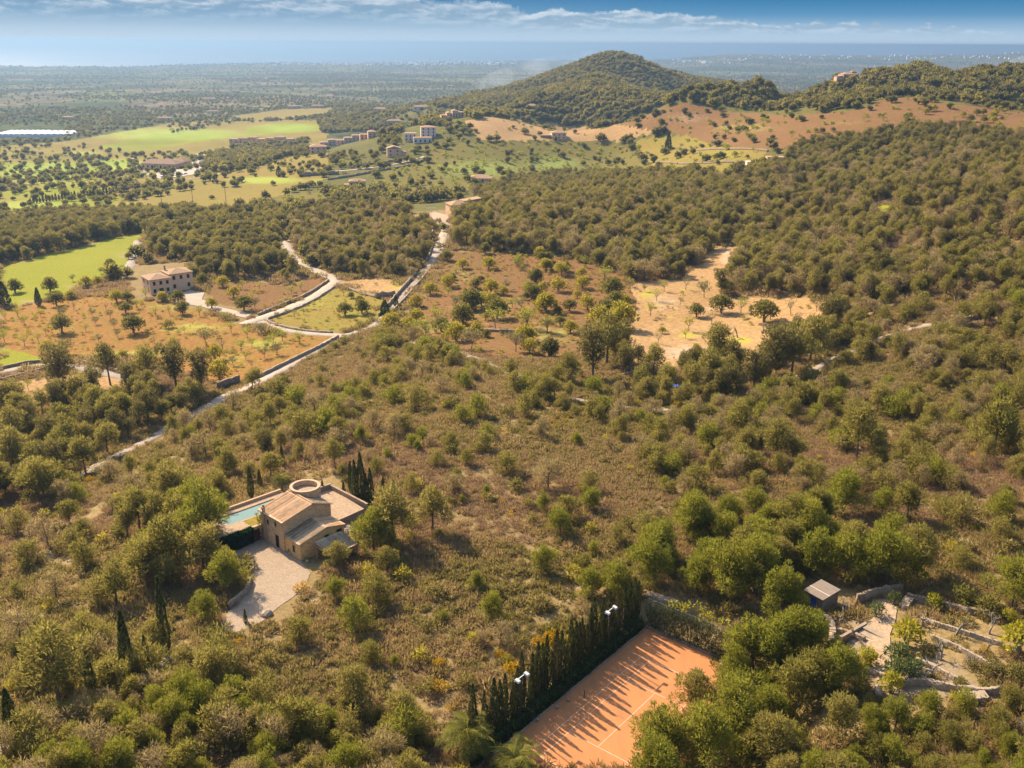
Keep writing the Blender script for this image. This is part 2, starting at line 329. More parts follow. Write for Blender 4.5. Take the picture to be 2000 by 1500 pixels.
def tilemat(name, c, c2, c3):
    m, t = newmat(name); v = opos(t); n = t.noise(v, 1.3, 5, 0.7); n2 = t.noise(v, 7.0, 3, 0.6)
    col = t.mix(t.ramp(n, [(0.35, 0), (0.62, 1)]), c4(c), c4(c2)); col = t.mix(t.ramp(n2, [(0.5, 0), (0.72, 0.8)]), col, c4(c3))
    a = t.n('ShaderNodeAttribute', attribute_name='tone').outputs['Fac']
    col = t.mix(1.0, col, t.ramp(a, [(0.0, 0.55), (0.5, 1.0), (1.0, 1.3)]), 'MULTIPLY')
    finish(t, col, 0.9, n2, 0.4, 0.04, 0.1)
tilemat('roof_tile', (.64, .36, .185), (.58, .38, .22), (.46, .20, .10))
tilemat('old_roof_tile', (.42, .285, .165), (.33, .24, .15), (.48, .29, .15))
tilemat('porch_tile', (.50, .36, .22), (.40, .27, .16), (.27, .17, .10))
tilemat('villa_tile', (.60, .36, .20), (.52, .33, .19), (.42, .22, .13))
simple('villa_plaster', (.85, .51, .30), (.74, .45, .26), 0.8)
simple('pink_plaster', (.72, .43, .275), (.60, .36, .23), 0.5)
simple('white_plaster', (.72, .58, .46), (.64, .52, .42), 0.5)
simple('pale_stone_trim', (.42, .29, .18), (.35, .245, .15), 2.0)
simple('dark_opening', (.018, .016, .015), (.012, .011, .010), 1.0, rough=0.5)
simple('blue_paint', (.03, .09, .36), (.025, .07, .28), 2.0, rough=0.5)
simple('red_wood', (.10, .025, .018), (.07, .02, .015), 3.0, rough=0.6)
simple('grey_wood', (.24, .19, .15), (.18, .15, .12), 3.0)
simple('bark', (.17, .115, .078), (.11, .08, .058), 4.0)
simple('grey_bark', (.26, .21, .165), (.18, .15, .12), 4.0)
simple('palm_bark', (.20, .13, .08), (.13, .09, .055), 5.0)
simple('white_metal', (.55, .52, .49), (.48, .45, .42), 2.0, rough=0.45)
simple('dark_metal', (.05, .045, .04), (.035, .03, .03), 2.0, rough=0.5)
simple('galvanised', (.30, .29, .27), (.24, .23, .22), 2.0, rough=0.5)
simple('white_paint', (.58, .45, .34), (.48, .32, .2), 4.0)
simple('town_white', (.80, .78, .76), (.70, .67, .64), 0.02, obj=False)
simple('greenhouse_film', (.72, .69, .67), (.62, .58, .56), 0.05, rough=0.4)
simple('shed_roof', (.21, .16, .125), (.17, .13, .10), 1.5)
simple('cliff_rock', (.46, .36, .26), (.36, .28, .2), 0.8)
simple('limestone', (.34, .255, .175), (.24, .18, .125), 0.9)
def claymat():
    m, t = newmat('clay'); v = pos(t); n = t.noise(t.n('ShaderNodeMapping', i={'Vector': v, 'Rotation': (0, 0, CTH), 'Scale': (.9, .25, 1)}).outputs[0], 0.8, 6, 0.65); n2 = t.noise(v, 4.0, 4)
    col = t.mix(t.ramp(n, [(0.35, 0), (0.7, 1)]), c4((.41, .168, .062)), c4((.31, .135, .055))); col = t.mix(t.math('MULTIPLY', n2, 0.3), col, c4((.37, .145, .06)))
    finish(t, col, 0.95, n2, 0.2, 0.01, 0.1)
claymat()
def poolmat(name, c):
    m, t = newmat(name); n = t.noise(pos(t), 1.5, 3); finish(t, t.mix(n, c4(c), c4(tuple(x*0.8 for x in c))), 0.08, n, 0.08, 0.02, 0.5)
poolmat('pool_water', (.13, .20, .155)); poolmat('blue_pool', (.12, .40, .58))
leafmat('pine_leaf', (0.150, 0.136, 0.029), (0.242, 0.194, 0.055), .5, .64)
leafmat('pine_bright', (0.154, 0.161, 0.023), (0.225, 0.206, 0.032), .5, .64)
leafmat('pine_dark', (0.106, 0.091, 0.029), (0.162, 0.130, 0.046), .5, .64)
leafmat('pine_grey', (0.215, 0.160, 0.069), (0.284, 0.206, 0.104), .5, .64)
leafmat('bush_leaf', (0.145, 0.123, 0.036), (0.220, 0.170, 0.057), .5, .64)
leafmat('bush_bright', (0.244, 0.207, 0.025), (0.305, 0.241, 0.039), .5, .64)
leafmat('heath_leaf', (0.227, 0.154, 0.070), (0.306, 0.211, 0.102), .42, .62)
leafmat('heath_brown', (0.206, 0.130, 0.076), (0.291, 0.185, 0.112), .42, .62)
leafmat('heath_green', (0.164, 0.134, 0.046), (0.238, 0.182, 0.066), .42, .62)
leafmat('gorse_flower', (0.425, 0.238, 0.013), (0.510, 0.306, 0.017), 0.3, 0.6)
leafmat('almond_leaf', (.225, .228, .028), (.30, .275, .045), 0.45, 0.55)
leafmat('olive_leaf', (.165, .145, .058), (.22, .18, .08), 0.35, 0.55)
leafmat('carob_leaf', (0.112, 0.106, 0.028), (0.176, 0.148, 0.042), .5, .64)
leafmat('cypress_leaf', (.055, .066, .020), (.085, .090, .028), 0.2, 0.5)
leafmat('cypress_brown', (.105, .088, .032), (.080, .074, .028), 0.2, 0.5)
leafmat('hedge_leaf', (.020, .048, .012), (.026, .056, .014), 0.2, 0.5)
leafmat('row_hedge_leaf', (0.049, 0.065, 0.023), (0.062, 0.075, 0.026), 0.2, 0.5)
leafmat('palm_leaf', (.15, .145, .03), (.20, .175, .036), 0.35, 0.5)
leafmat('citrus_leaf', (.24, .225, .02), (.32, .27, .028), 0.4, 0.5, tip=(.42, .36, .05))
leafmat('loquat_leaf', (.085, .105, .035), (.12, .135, .045), 0.3, 0.45, tip=(.22, .24, .10))
leafmat('ivy_leaf', (.046, .056, .018), (.07, .076, .026), 0.12, 0.45)
leafmat('dry_grass_leaf', (.36, .24, .09), (.42, .28, .11), 0.3, 0.6)

# ------------------------------------------------------------------ object helpers
def tag(o, label=None, cat=None, group=None, kind=None):
    if label: o['label'] = label
    if cat: o['category'] = cat
    if group: o['group'] = group
    if kind: o['kind'] = kind
    return o
def link(name, me, parent=None, loc=None, rz=0.0, s=None):
    o = bpy.data.objects.new(name, me); C.objects.link(o)
    if parent is not None: o.parent = parent
    if loc is not None: o.location = loc
    if rz: o.rotation_euler = (0, 0, rz)
    if s is not None: o.scale = (s, s, s) if not hasattr(s, '__len__') else s
    return o
def empty(name, loc, rz=0.0, s=None):
    o = link(name, None, None, loc, rz, s); o.empty_display_size = 0.5; return o
def mesh(name, V, F, mat=None, tone=None, smooth=False, attrs=None):
    me = bpy.data.meshes.new(name); V = np.asarray(V, np.float32)
    F = np.asarray(F, np.int32); n = F.shape[1]
    me.vertices.add(len(V)); me.vertices.foreach_set('co', V.ravel())
    me.loops.add(F.size); me.loops.foreach_set('vertex_index', F.ravel())
    me.polygons.add(len(F)); me.polygons.foreach_set('loop_start', np.arange(0, F.size, n, dtype=np.int32))
    me.polygons.foreach_set('loop_total', np.full(len(F), n, np.int32))
    if smooth: me.polygons.foreach_set('use_smooth', np.ones(len(F), bool))
    for k, a in dict(attrs or {}, **({'tone': tone} if tone is not None else {})).items():
        at_ = me.attributes.new(k, 'FLOAT', 'POINT'); at_.data.foreach_set('value', np.asarray(a, np.float32))
    me.update(calc_edges=True)
    if mat: me.materials.append(MATS[mat])
    return me
class MB:
    """collects boxes, tubes and prisms into one mesh"""
    def __init__(s): s.v = []; s.f = []
    def add(s, V, F): b = len(s.v); s.v += [tuple(p) for p in V]; s.f += [tuple(i+b for i in f) for f in F]; return s
    def box(s, x0, x1, y0, y1, z0, z1):
        return s.add([(x0,y0,z0),(x1,y0,z0),(x1,y1,z0),(x0,y1,z0),(x0,y0,z1),(x1,y0,z1),(x1,y1,z1),(x0,y1,z1)], [(3,2,1,0),(4,5,6,7),(0,1,5,4),(1,2,6,5),(2,3,7,6),(3,0,4,7)])
    def tube(s, pts, rad, n=6, cap=True):
        pts = [Vector(p) for p in pts]; V = []; F = []
        for i, p in enumerate(pts):
            d = (pts[min(i+1, len(pts)-1)]-pts[max(i-1, 0)]).normalized()
            a = d.orthogonal().normalized(); b = d.cross(a); r = rad[i] if hasattr(rad, '__len__') else rad
            # keep the ring from twisting
            ref = Vector((1, 0, 0)) if abs(d.x) < 0.9 else Vector((0, 1, 0)); a = (ref-d*ref.dot(d)).normalized(); b = d.cross(a)
            V += [p+(a*math.cos(2*PI*k/n)+b*math.sin(2*PI*k/n))*r for k in range(n)]
        for i in range(len(pts)-1):
            for k in range(n): F.append((i*n+k, i*n+(k+1) % n, (i+1)*n+(k+1) % n, (i+1)*n+k))
        if cap: F.append(tuple(range(n-1, -1, -1))); F.append(tuple(range((len(pts)-1)*n, len(pts)*n)))
        return s.add(V, F)
    def prism(s, poly, z0, z1):
        n = len(poly); V = [(x, y, z0) for x, y in poly]+[(x, y, z1) for x, y in poly]
        return s.add(V, [tuple(range(n-1, -1, -1)), tuple(range(n, 2*n))]+[(i, (i+1) % n, n+(i+1) % n, n+i) for i in range(n)])
    def mesh(s, name, mat, bevel=0.0):
        me = bpy.data.meshes.new(name); me.from_pydata(s.v, [], s.f); me.materials.append(MATS[mat])
        bm = bmesh.new(); bm.from_mesh(me)
        if bevel: bmesh.ops.bevel(bm, geom=bm.edges[:], offset=bevel, segments=1, affect='EDGES')
        bmesh.ops.recalc_face_normals(bm, faces=bm.faces[:]); bm.to_mesh(me); bm.free(); return me
    def obj(s, name, mat, parent=None, loc=None, rz=0.0, bevel=0.0): return link(name, s.mesh(name, mat, bevel), parent, loc, rz)

# ------------------------------------------------------------------ the land: one sheet, cut into scrub, fields, greens and plain
FIELDS = [  # name, material, polygon in the picture
 ('golf_fairway', 'golf_grass', [(0,520),(120,490),(200,470),(250,458),(283,455),(288,465),(268,500),(255,530),(200,545),(130,575),(70,590),(30,600),(0,596)], 'bright green fairway curving in from the left edge below the dark pine wood'),
 ('orchard_field', 'orange_earth', [(0,608),(80,592),(200,578),(300,590),(390,605),(480,640),(530,655),(600,652),(648,655),(600,690),(545,715),(500,738),(425,752),(395,738),(260,695),(150,704),(85,698),(0,676)], 'orange earth orchard below the two storey villa'),
 ('green_strip', 'golf_grass', [(0,678),(75,685),(95,700),(60,714),(0,728)], 'bright green strip at the left edge above the lane'),
 ('lower_field', 'tan_earth', [(0,750),(60,740),(150,728),(240,742),(262,762),(130,785),(60,805),(0,814)], 'tan field with young almond trees below the lane at the left edge'),
 ('villa_field', 'brown_earth', [(395,560),(470,545),(560,560),(600,540),(640,548),(615,572),(560,592),(500,612),(470,600),(420,592)], 'orange earth between the villa and the pale lane'),
 ('triangle_field', 'dry_grass', [(520,622),(600,582),(660,562),(740,578),(757,590),(735,622),(690,640),(640,650),(570,642)], 'three cornered ochre field between two lanes'),
 ('terrace_field', 'tan_earth', [(656,550),(730,540),(800,558),(770,580),(690,567)], 'narrow tan terrace behind a stone wall above the three cornered field'),
 ('slope_orchard', 'brown_earth', [(878,490),(960,492),(1100,500),(1200,530),(1237,560),(1240,600),(1225,660),(1237,705),(1150,692),(1050,705),(960,695),(880,672),(800,655),(785,625),(850,560)], 'brown orchard slope dotted with green trees left of the pale tan field'),
 ('tan_field', 'tan_earth', [(1237,550),(1330,545),(1365,510),(1400,480),(1442,484),(1436,520),(1420,545),(1405,580),(1480,580),(1640,585),(1625,610),(1560,650),(1505,690),(1475,718),(1400,702),(1330,714),(1280,728),(1237,708),(1225,660),(1232,600)], 'pale tan field with yellow weeds hemmed in by dark pines'),
 ('upper_orange_field', 'brown_earth', [(1200,240),(1310,205),(1345,200),(1420,218),(1550,225),(1680,215),(1720,193),(1790,188),(1850,203),(2010,213),(2010,275),(1900,258),(1800,248),(1700,268),(1600,284),(1540,294),(1400,284),(1340,264),(1250,252)], 'long orange field below the far right ridge'),
 ('upper_tan_field', 'tan_earth', [(905,235),(960,228),(1050,240),(1180,253),(1200,243),(1290,256),(1200,277),(1050,275),(940,275)], 'tan slope below the dark wooded hill'),
 ('terraced_field', 'dry_grass', [(1240,272),(1340,264),(1400,286),(1500,290),(1480,322),(1400,347),(1270,337)], 'ochre terraced field crossed by a low wall'),
 ('upper_orchard', 'orchard_grass', [(865,282),(940,277),(1050,277),(1200,279),(1240,300),(1268,337),(1200,350),(1100,345),(1000,352),(930,370),(800,385),(700,375),(760,330),(840,300)], 'green almond orchard on the slope behind the valley houses'),
 ('driving_range', 'dry_grass', [(60,414),(220,400),(330,378),(430,356),(500,346),(640,346),(612,364),(520,390),(440,411),(300,416),(130,420)], 'long yellow green driving range crossed by net poles'),
 ('golf_green', 'golf_grass', [(60,402),(130,388),(240,382),(228,398),(150,410),(70,412)], 'green golf hole in front of the driving range'),
 ('golf_green', 'golf_grass', [(0,316),(100,320),(262,308),(252,325),(120,337),(0,338)], 'golf green left of the clubhouse'),
 ('golf_green', 'golf_grass', [(0,376),(120,360),(215,368),(160,380),(60,388),(0,388)], 'golf green behind the cypress hedge at the left edge'),
 ('golf_green', 'golf_grass', [(190,286),(300,262),(420,256),(470,262),(400,276),(300,292),(230,296)], 'long golf hole behind the clubhouse'),
 ('golf_green', 'golf_grass', [(400,366),(520,347),(600,349),(540,362),(430,372)], 'green fairway along the far side of the driving range'),
 ('golf_green', 'golf_grass', [(480,250),(560,242),(622,243),(620,254),(540,262),(472,268)], 'narrow far golf hole in front of the dark wood'),
 ('far_field', 'dry_grass', [(455,226),(560,213),(652,211),(640,223),(540,236),(470,238)], 'tan field far out on the plain in front of a dark wood'),
 ('middle_field', 'orchard_grass', [(520,392),(600,372),(650,385),(645,410),(530,412)], 'small green orchard right of the driving range'),
 ('clearing', 'golf_grass', [(1680,406),(1740,398),(1752,408),(1800,416),(1817,426),(1780,441),(1730,421),(1690,420)], 'green clearing in the pine wood at upper right'),
 ('golf_course', 'dry_grass', [(0,285),(130,276),(250,255),(330,240),(460,232),(640,236),(640,345),(500,347),(430,358),(330,380),(220,402),(60,416),(0,428)], 'rough grass of the golf course dotted with trees'),
]
WEEDS = [(100,338,120,24,.95),(240,325,80,16,.85),(330,262,170,14,.9),(60,402,90,12,.9),(560,250,80,10,.9),(160,300,60,8,.6),(520,352,80,8,.9),(1450,250,90,12,.5),(1650,240,60,8,.4), # px, py, radius x, radius y (picture), strength
 (380,640,90,14,.55),(250,690,120,10,.6),(120,640,40,30,.4),(520,670,60,18,.6),(330,600,70,10,.5),(450,700,50,25,.45),
 (1265,575,20,10,.75),(1275,600,22,9,.6),(1345,655,26,7,.8),(1395,645,18,6,.6),(1440,665,36,9,.85),(1340,565,24,5,.5),(1545,660,26,7,.55),(1490,620,14,7,.6),(1310,620,16,5,.5),(1255,700,20,10,.5),
 (600,590,70,20,.5),(690,610,40,20,.4),(850,640,60,20,.5),(960,600,100,40,.45),(1080,650,100,40,.45),(900,540,60,30,.4),(790,560,50,10,.6),
 (620,355,40,8,.6),(250,400,40,8,.5),(940,330,120,25,.6),(1080,320,80,20,.6),(1420,300,60,14,.4),(1300,255,40,8,.4),(1700,235,60,5,.3),
 (1560,1010,120,40,.4),(1000,1080,120,40,.35),(720,1000,60,40,.3),(1300,840,120,30,.4),(220,1000,120,60,.35),(1850,1000,120,40,.2),(150,1350,100,60,.3)]
BARE = [(1340,690,60,20,.7),(1300,590,50,26,.5),(1420,500,20,25,.6),(1390,605,60,12,.5),(240,500,30,14,.5),(160,560,60,8,.5),(60,590,40,8,.6),(1960,225,60,16,.3),(1340,230,60,16,.5),
 (1900,1060,90,40,.6),(1750,960,90,40,.3),(120,1250,80,60,.45),(160,1150,50,40,.4),(260,930,40,20,.4),(330,880,40,14,.4),(700,740,60,20,.3),(1800,1330,120,60,.8),(1680,1240,60,50,.8),(1330,1175,60,14,.7),
 (50,1470,60,30,.9),(245,1340,40,20,.9),(340,1290,30,20,.9),(1330,760,20,10,.5),(1900,620,50,10,.5),(1420,780,40,6,.8)]
def blobs(px, py, lst):
    a = np.zeros(len(px))
    for x, y, rx, ry, s in lst: a = np.maximum(a, s*np.exp(-(((px-x)/rx)**2+((py-y)/ry)**2)*0.9))
    return a
def build_land():
    th = np.radians(np.concatenate([np.arange(-180, -36, 3.0), np.arange(-36, 36.001, 0.115), np.arange(39, 180.1, 3.0)]))
    rr = np.concatenate([[3, 10, 20, 30], np.arange(38, 56, 1.5)]); r = 56.0; rl = []
    while r < 13200:
        rl.append(r); r += max(0.35, r*(0.0042 if r < 420 else (0.0085 if r < 2400 else 0.016)))
    rr = np.concatenate([rr, rl]); T, Rr = np.meshgrid(th, rr); X = (np.sin(T)*Rr).ravel(); Y = (np.cos(T)*Rr).ravel()
    Z = height(X, Y); V = np.stack([X, Y, Z], 1); nt, nr = len(th), len(rr)
    P = pix(V); px, py = P[:, 0], P[:, 1]
    infr = (np.abs(T.ravel()) < R(36)) & (Rr.ravel() > 50)
    wob = 5*np.sin(X/7.0+2*np.sin(Y/9.0))*np.clip((600-py)/-300+1.3, .15, 1)
    i, j = np.meshgrid(np.arange(nr-1), np.arange(nt-1), indexing='ij')
    a = (i*nt+j).ravel(); Q = np.stack([a, a+1, a+nt+1, a+nt], 1)
    cx, cyy = px[Q].mean(1), py[Q].mean(1); w = wob[Q].mean(1)*np.clip((cyy-180)/250, 0.1, 1); zq = Z[Q].mean(1); rq = Rr.ravel()[Q].mean(1); ok = infr[Q].all(1)
    zone = np.zeros(len(Q), int)
    zone[(rq > 1150) & (zq < CAMZ-112)] = 1
    zone[(zone == 0) & (rq > 560)] = -1
    for k, f in enumerate(FIELDS):
        m = ok & (zone <= 1) & inpoly(cx+w, cyy+w*0.4, f[2]); zone[m] = 2+k
    weeds = blobs(px, py, WEEDS)*infr; bare = blobs(px, py, BARE)*infr
    for z in range(-1, 2+len(FIELDS)):
        q = Q[zone == z]
        if not len(q): print('empty zone', z); continue
        u, inv = np.unique(q, return_inverse=True)
        nm, mt = ('ground', 'scrub_earth') if z == 0 else (('meadow', 'meadow') if z == -1 else ('plain', 'plain_mosaic') if z == 1 else FIELDS[z-2][:2])
        me = mesh(nm, V[u], inv.reshape(-1, 4)[:, ::-1], mt, None, True, {'weeds': weeds[u], 'bare': bare[u]})
        o = link(nm, me); tag(o, None if z < 2 else FIELDS[z-2][3], kind='structure')
build_land()
def build_sea():
    rr = [5000, 6500, 8000, 10000, 14000, 20000, 35000, 60000, 100000, 150000]; th = np.radians(np.arange(-180, 180, 5)); n = len(th)
    V = [(math.sin(a)*r, math.cos(a)*r, 0.0) for r in rr for a in th]
    F = [(i*n+j, i*n+(j+1) % n, (i+1)*n+(j+1) % n, (i+1)*n+j) for i in range(len(rr)-1) for j in range(n)]
    tag(link('sea', mesh('sea', V, np.array(F)[:, ::-1], 'sea_water')), kind='structure')
build_sea()
# ------------------------------------------------------------------ plants
def unit(v): return v/np.maximum(np.linalg.norm(v, axis=-1, keepdims=True), 1e-9)
def blades(Pp, D, L, Wd, g, taper=0.45):
    """one leaf blade (a quad) per point, growing along D"""
    n = len(Pp); t = unit(np.cross(D, unit(g.normal(size=(n, 3))))); w = (Wd*np.ones(n))[:, None]*0.5; l = (L*np.ones(n))[:, None]
    V = np.stack([Pp-t*w, Pp+t*w, Pp+D*l+t*w*taper, Pp+D*l-t*w*taper], 1).reshape(-1, 3)
    F = np.arange(4*n).reshape(-1, 4); return V, F
def leafy(name, cl, per, L, Wd, mat, seed, up=0.35, rnd=0.45, shell=0.55, tone_noise=0.2, squash=0.8):
    """foliage on clumps cl = [(centre, radius)]: blades spread through each clump, denser to its outside"""
    g = np.random.default_rng(seed); Ps, Ds, Ts = [], [], []
    for c, r in cl:
        n = max(6, int(per*r*r)); d = unit(g.normal(size=(n, 3))); rad = r*(shell+(1-shell)*g.random(n)**0.6)
        p = np.array(c)+d*rad[:, None]*np.array([1, 1, squash])
        dd = unit(d*0.9+np.array([0, 0, up])+g.normal(size=(n, 3))*rnd)
        Ps.append(p); Ds.append(dd); Ts.append(np.clip(0.5+g.normal(size=n)*tone_noise*0.6+g.normal()*0.16, 0, 1))
    Pp, D, T = np.concatenate(Ps), np.concatenate(Ds), np.concatenate(Ts); n = len(Pp)
    V, F = blades(Pp, D, L*(0.6+0.8*g.random(n)), Wd*(0.7+0.6*g.random(n)), g)
    return mesh(name, V, F, mat, np.repeat(T, 4))
def wood(name, limbs, mat, n=5):
    m = MB()
    for pts, rad in limbs: m.tube(pts, rad, n)
    return m.mesh(name, mat)
def pine(seed, h, cr, base, shape, mat, per=150, L=0.40, Wd=0.135, nclump=20, bare=0.0):
    """Aleppo pine: leaning tapered trunk, rising limbs, clumps of needles at their ends"""
    g = np.random.default_rng(seed); cl = []; limbs = []
    lean = g.normal(size=2)*0.05*h; tp = lambda f: np.array([lean[0]*f*f, lean[1]*f*f, h*0.93*f])
    limbs.append(([tp(f) for f in (0, .25, .5, .75, 1.0)], [0.026*h, 0.021*h, 0.016*h, 0.010*h, 0.003*h]))
    gold = g.random()*6
    for k in range(nclump):
        f = base+(1-base)*((k+0.5)/nclump); a = gold+k*2.4+g.normal()*0.35
        if shape == 'round': prof = math.sin(PI*min(1, 0.18+0.86*(f-base)/(1-base)))**0.7
        elif shape == 'cone': prof = 1.05-0.92*(f-base)/(1-base)
        else: prof = 0.35+0.75*((f-base)/(1-base))**0.8 if f < 0.9 else 0.75
        rad = cr*prof*(0.50+0.58*g.random()); r = cr*(0.20+0.20*g.random())*(0.75 if shape == 'cone' else 1)
        z0 = h*0.93*f; c = tp(f)+np.array([math.cos(a)*rad*0.82, math.sin(a)*rad*0.82, 0.06*h*(0.4+g.random())])
        c[2] = min(c[2], h-r*0.6); cl.append((c, r))
        if rad > cr*0.3: s = tp(max(0.12, f-0.18)); limbs.append(([s, (s+c)/2+np.array([0, 0, -0.02*h]), c], [0.008*h, 0.006*h, 0.002*h]))
    cl.append((tp(1.0)-np.array([0, 0, cr*0.12]), cr*0.36))
    if bare: cl = [c for c in cl if g.random() > bare]
    return [('trunk', wood('trunk', limbs, 'bark')), ('crown', leafy('crown', cl, per, L, Wd, mat, seed))]
def dome_pine(seed, h, cr, base, mat, nclump=30, per=150, L=0.36, Wd=0.11, bare=0.0, flat=1.0):
    """bushy Aleppo pine: a broad uneven dome of needle clumps carried on rising limbs"""
    g = np.random.default_rng(seed); cl = []; limbs = []; lean = g.normal(size=2)*0.06*h; ph = g.random()*6
    limbs.append(([(0, 0, -0.3), (lean[0]*.3, lean[1]*.3, h*.35), (lean[0], lean[1], h*.8)], [0.024*h, 0.018*h, 0.006*h]))
    for k in range(nclump):
        dz = ((k+.5)/nclump)**0.8; a = k*2.4+g.normal()*.4; q = math.sqrt(max(0, 1-(dz*flat)**2)); f = (0.58+0.52*g.random())*(1+0.20*math.sin(2*a+ph)+0.14*math.sin(3*a+ph*2))
        if g.random() < 0.18: f *= 0.6
        up_ = 0.10*g.random() if g.random() < 0.3 else 0.0
        c = np.array([lean[0]*dz+math.cos(a)*q*cr*f*0.86, lean[1]*dz+math.sin(a)*q*cr*f*0.86, h*(base+up_+(0.88-base)*dz*(0.74+0.32*g.random()))]); r = cr*(0.15+0.19*g.random())
        if bare and g.random() < bare: continue
        cl.append((c, r))
        if k % 2 == 0: s0 = np.array([lean[0]*.4, lean[1]*.4, h*max(.1, base+.25*dz)]); limbs.append(([s0, (s0+c)/2-np.array([0, 0, .02*h]), c], [0.009*h, 0.006*h, 0.002*h]))
    cl += [((lean[0]*.6, lean[1]*.6, h*(base+(.8-base)*.5)), cr*.42), ((lean[0]*.5+cr*.2, lean[1]*.5, h*(base+(.8-base)*.3)), cr*.36)]
    return [('trunk', wood('trunk', limbs, 'bark')), ('crown', leafy('crown', cl, per, L, Wd, mat, seed, up=0.55, rnd=0.4, squash=0.85))]
def orb(name, seed, r, h, mat, n=11, per=95, L=0.34, Wd=0.15, z0=0.25):
    g = np.random.default_rng(seed); cl = []
    for k in range(n):
        a = k*2.4+g.normal()*0.4; f = math.sqrt((k+0.5)/n); q = r*0.72*f
        cl.append(((math.cos(a)*q, math.sin(a)*q, h*(z0+0.5*(1-f*f)+0.12*g.random())), r*(0.34+0.14*g.random())))
    return leafy(name, cl, per, L, Wd, mat, seed)
def fruit(seed, h, r, mat, dens=60, bark='grey_bark', L=0.26, Wd=0.12, nb=9, rr=0.30):
    """open orchard tree: short trunk forking into limbs that carry loose leaf clumps"""
    g = np.random.default_rng(seed); fork = np.array([g.normal()*.1, g.normal()*.1, h*0.33]); limbs = [([(0, 0, -0.2), fork*0.5+[0.03, 0, 0], fork], [0.055*h*.6, 0.04*h*.6, 0.034*h*.6])]; cl = []
    for k in range(nb):
        a = k*2*PI/nb*1.0+g.normal()*0.35; q = r*(0.45+0.4*g.random()) if k < nb-2 else r*0.2; z = h*(0.60+0.27*g.random()) if k < nb-2 else h*0.88
        e = np.array([math.cos(a)*q, math.sin(a)*q, z]); limbs.append(([fork, fork*0.5+e*0.5+np.array([0, 0, -0.04*h]), e], [0.018*h*.7, 0.012*h*.7, 0.004*h]))
        cl.append((e, r*(rr+0.12*g.random()))); cl.append((fork*0.35+e*0.65, r*rr*0.8))
    out = [('trunk', wood('trunk', limbs, bark))]
    if dens: out.append(('crown', leafy('crown', cl, dens, L, Wd, mat, seed, shell=0.3)))
    return out
def baretree(seed, h):
    g = np.random.default_rng(seed); limbs = []
    def grow(p, d, l, r, lv):
        e = p+d*l; limbs.append(([p, p+d*l*0.5+g.normal(size=3)*l*0.06, e], [r, r*0.8, r*0.55]))
        if lv == 0: return
        for k in range(3 if lv > 1 else 3):
            nd = unit(d*0.75+g.normal(size=3)*0.62+np.array([0, 0, 0.12])); grow(e-d*l*0.12*k, nd, l*(0.62+0.2*g.random()), r*0.52, lv-1)
    grow(np.array([0, 0, -0.1]), unit(np.array([g.normal()*.15, g.normal()*.15, 1])), h*0.33, 0.1*h*.5, 3)
    return [('trunk', wood('trunk', limbs[:4], 'grey_bark', 5)), ('branches', wood('branches', limbs[4:], 'grey_bark', 3))]
def cypress(seed, h, r, mat, n=900, base=0.03, mat2=None, L=0.5, Wd=0.14):
    g = np.random.default_rng(seed); f = g.random(n)**0.85; z = h*(base+(0.985-base)*f)
    prof = np.minimum(1, (f+0.10)*3.2)*(1-f**1.7)**0.8+0.02; a = g.random(n)*2*PI; q = r*prof*(0.75+0.3*g.random(n))*(1+0.12*np.sin(a*3+seed))
    Pp = np.stack([np.cos(a)*q, np.sin(a)*q, z-0.2], 1); D = unit(np.stack([np.cos(a)*.32, np.sin(a)*.32, np.ones(n)], 1)+g.normal(size=(n, 3))*0.14)
    V, F = blades(Pp, D, L*(0.6+0.8*g.random(n))*(0.5+0.5*(1-f)), Wd*(0.6+0.8*g.random(n)), g, 0.3)
    cr = mesh('crown', V, F, mat, np.repeat(np.clip(0.5+g.normal(size=n)*0.2, 0, 1), 4))
    return [('trunk', wood('trunk', [([(0, 0, -0.3), (0, 0, h*0.3), (0, 0, h*0.8)], [0.02*h, 0.015*h, 0.004*h])], 'bark')), ('crown', cr)]

P_ROUND = [dome_pine(s, 7.6+0.5*(s % 3), 2.9+0.25*(s % 2), 0.30, 'pine_leaf', 30, 135, 0.42, 0.125) for s in (1, 2, 3, 4, 5)]
P_DENSE = [pine(s, 8.2, 2.7, 0.34, 'umbrella', 'pine_dark', nclump=26) for s in (11, 12, 13)]+[dome_pine(14, 8.2, 2.8, 0.36, 'pine_dark', 28, 135, .42, .125)]
P_BRIGHT = [dome_pine(s, 8.0+0.4*(s % 2), 3.3, 0.20, 'pine_bright', 40, 165, 0.36, 0.105) for s in (21, 22, 23, 24)]
P_YOUNG = [dome_pine(s, 4.6, 2.15+.2*(s % 2), 0.10, 'pine_leaf' if s % 3 else 'pine_bright', 28, 210, 0.32, 0.085) for s in (31, 32, 33, 34, 35)]
P_GREY = [dome_pine(s, 5.2, 2.3, 0.18, 'pine_grey', 28, 150, 0.40, 0.065, bare=0.15) for s in (41, 42, 43)]
PINES = {'round': P_ROUND, 'dense': P_DENSE, 'bright': P_BRIGHT, 'young': P_YOUNG, 'grey': P_GREY}
PINE_H = {'round': 8.0, 'dense': 8.2, 'bright': 8.2, 'young': 4.6, 'grey': 5.2}
BUSH = [orb('bush', s, 1.25, 1.7, 'bush_leaf', n=10, per=110, L=0.32, Wd=0.13) for s in (51, 52, 53, 54)]
BUSH_B = [orb('bush', s, 1.1, 1.8, 'bush_bright', n=9, per=95, L=0.36, Wd=0.15) for s in (61, 62)]
BUSH_D = [orb('bush', s, 1.4, 2.0, 'carob_leaf', n=12, per=110, L=0.32, Wd=0.15) for s in (66, 67)]
ALMOND = [fruit(s, 3.6, 1.9, 'almond_leaf', 48) for s in (71, 72, 73, 74)]
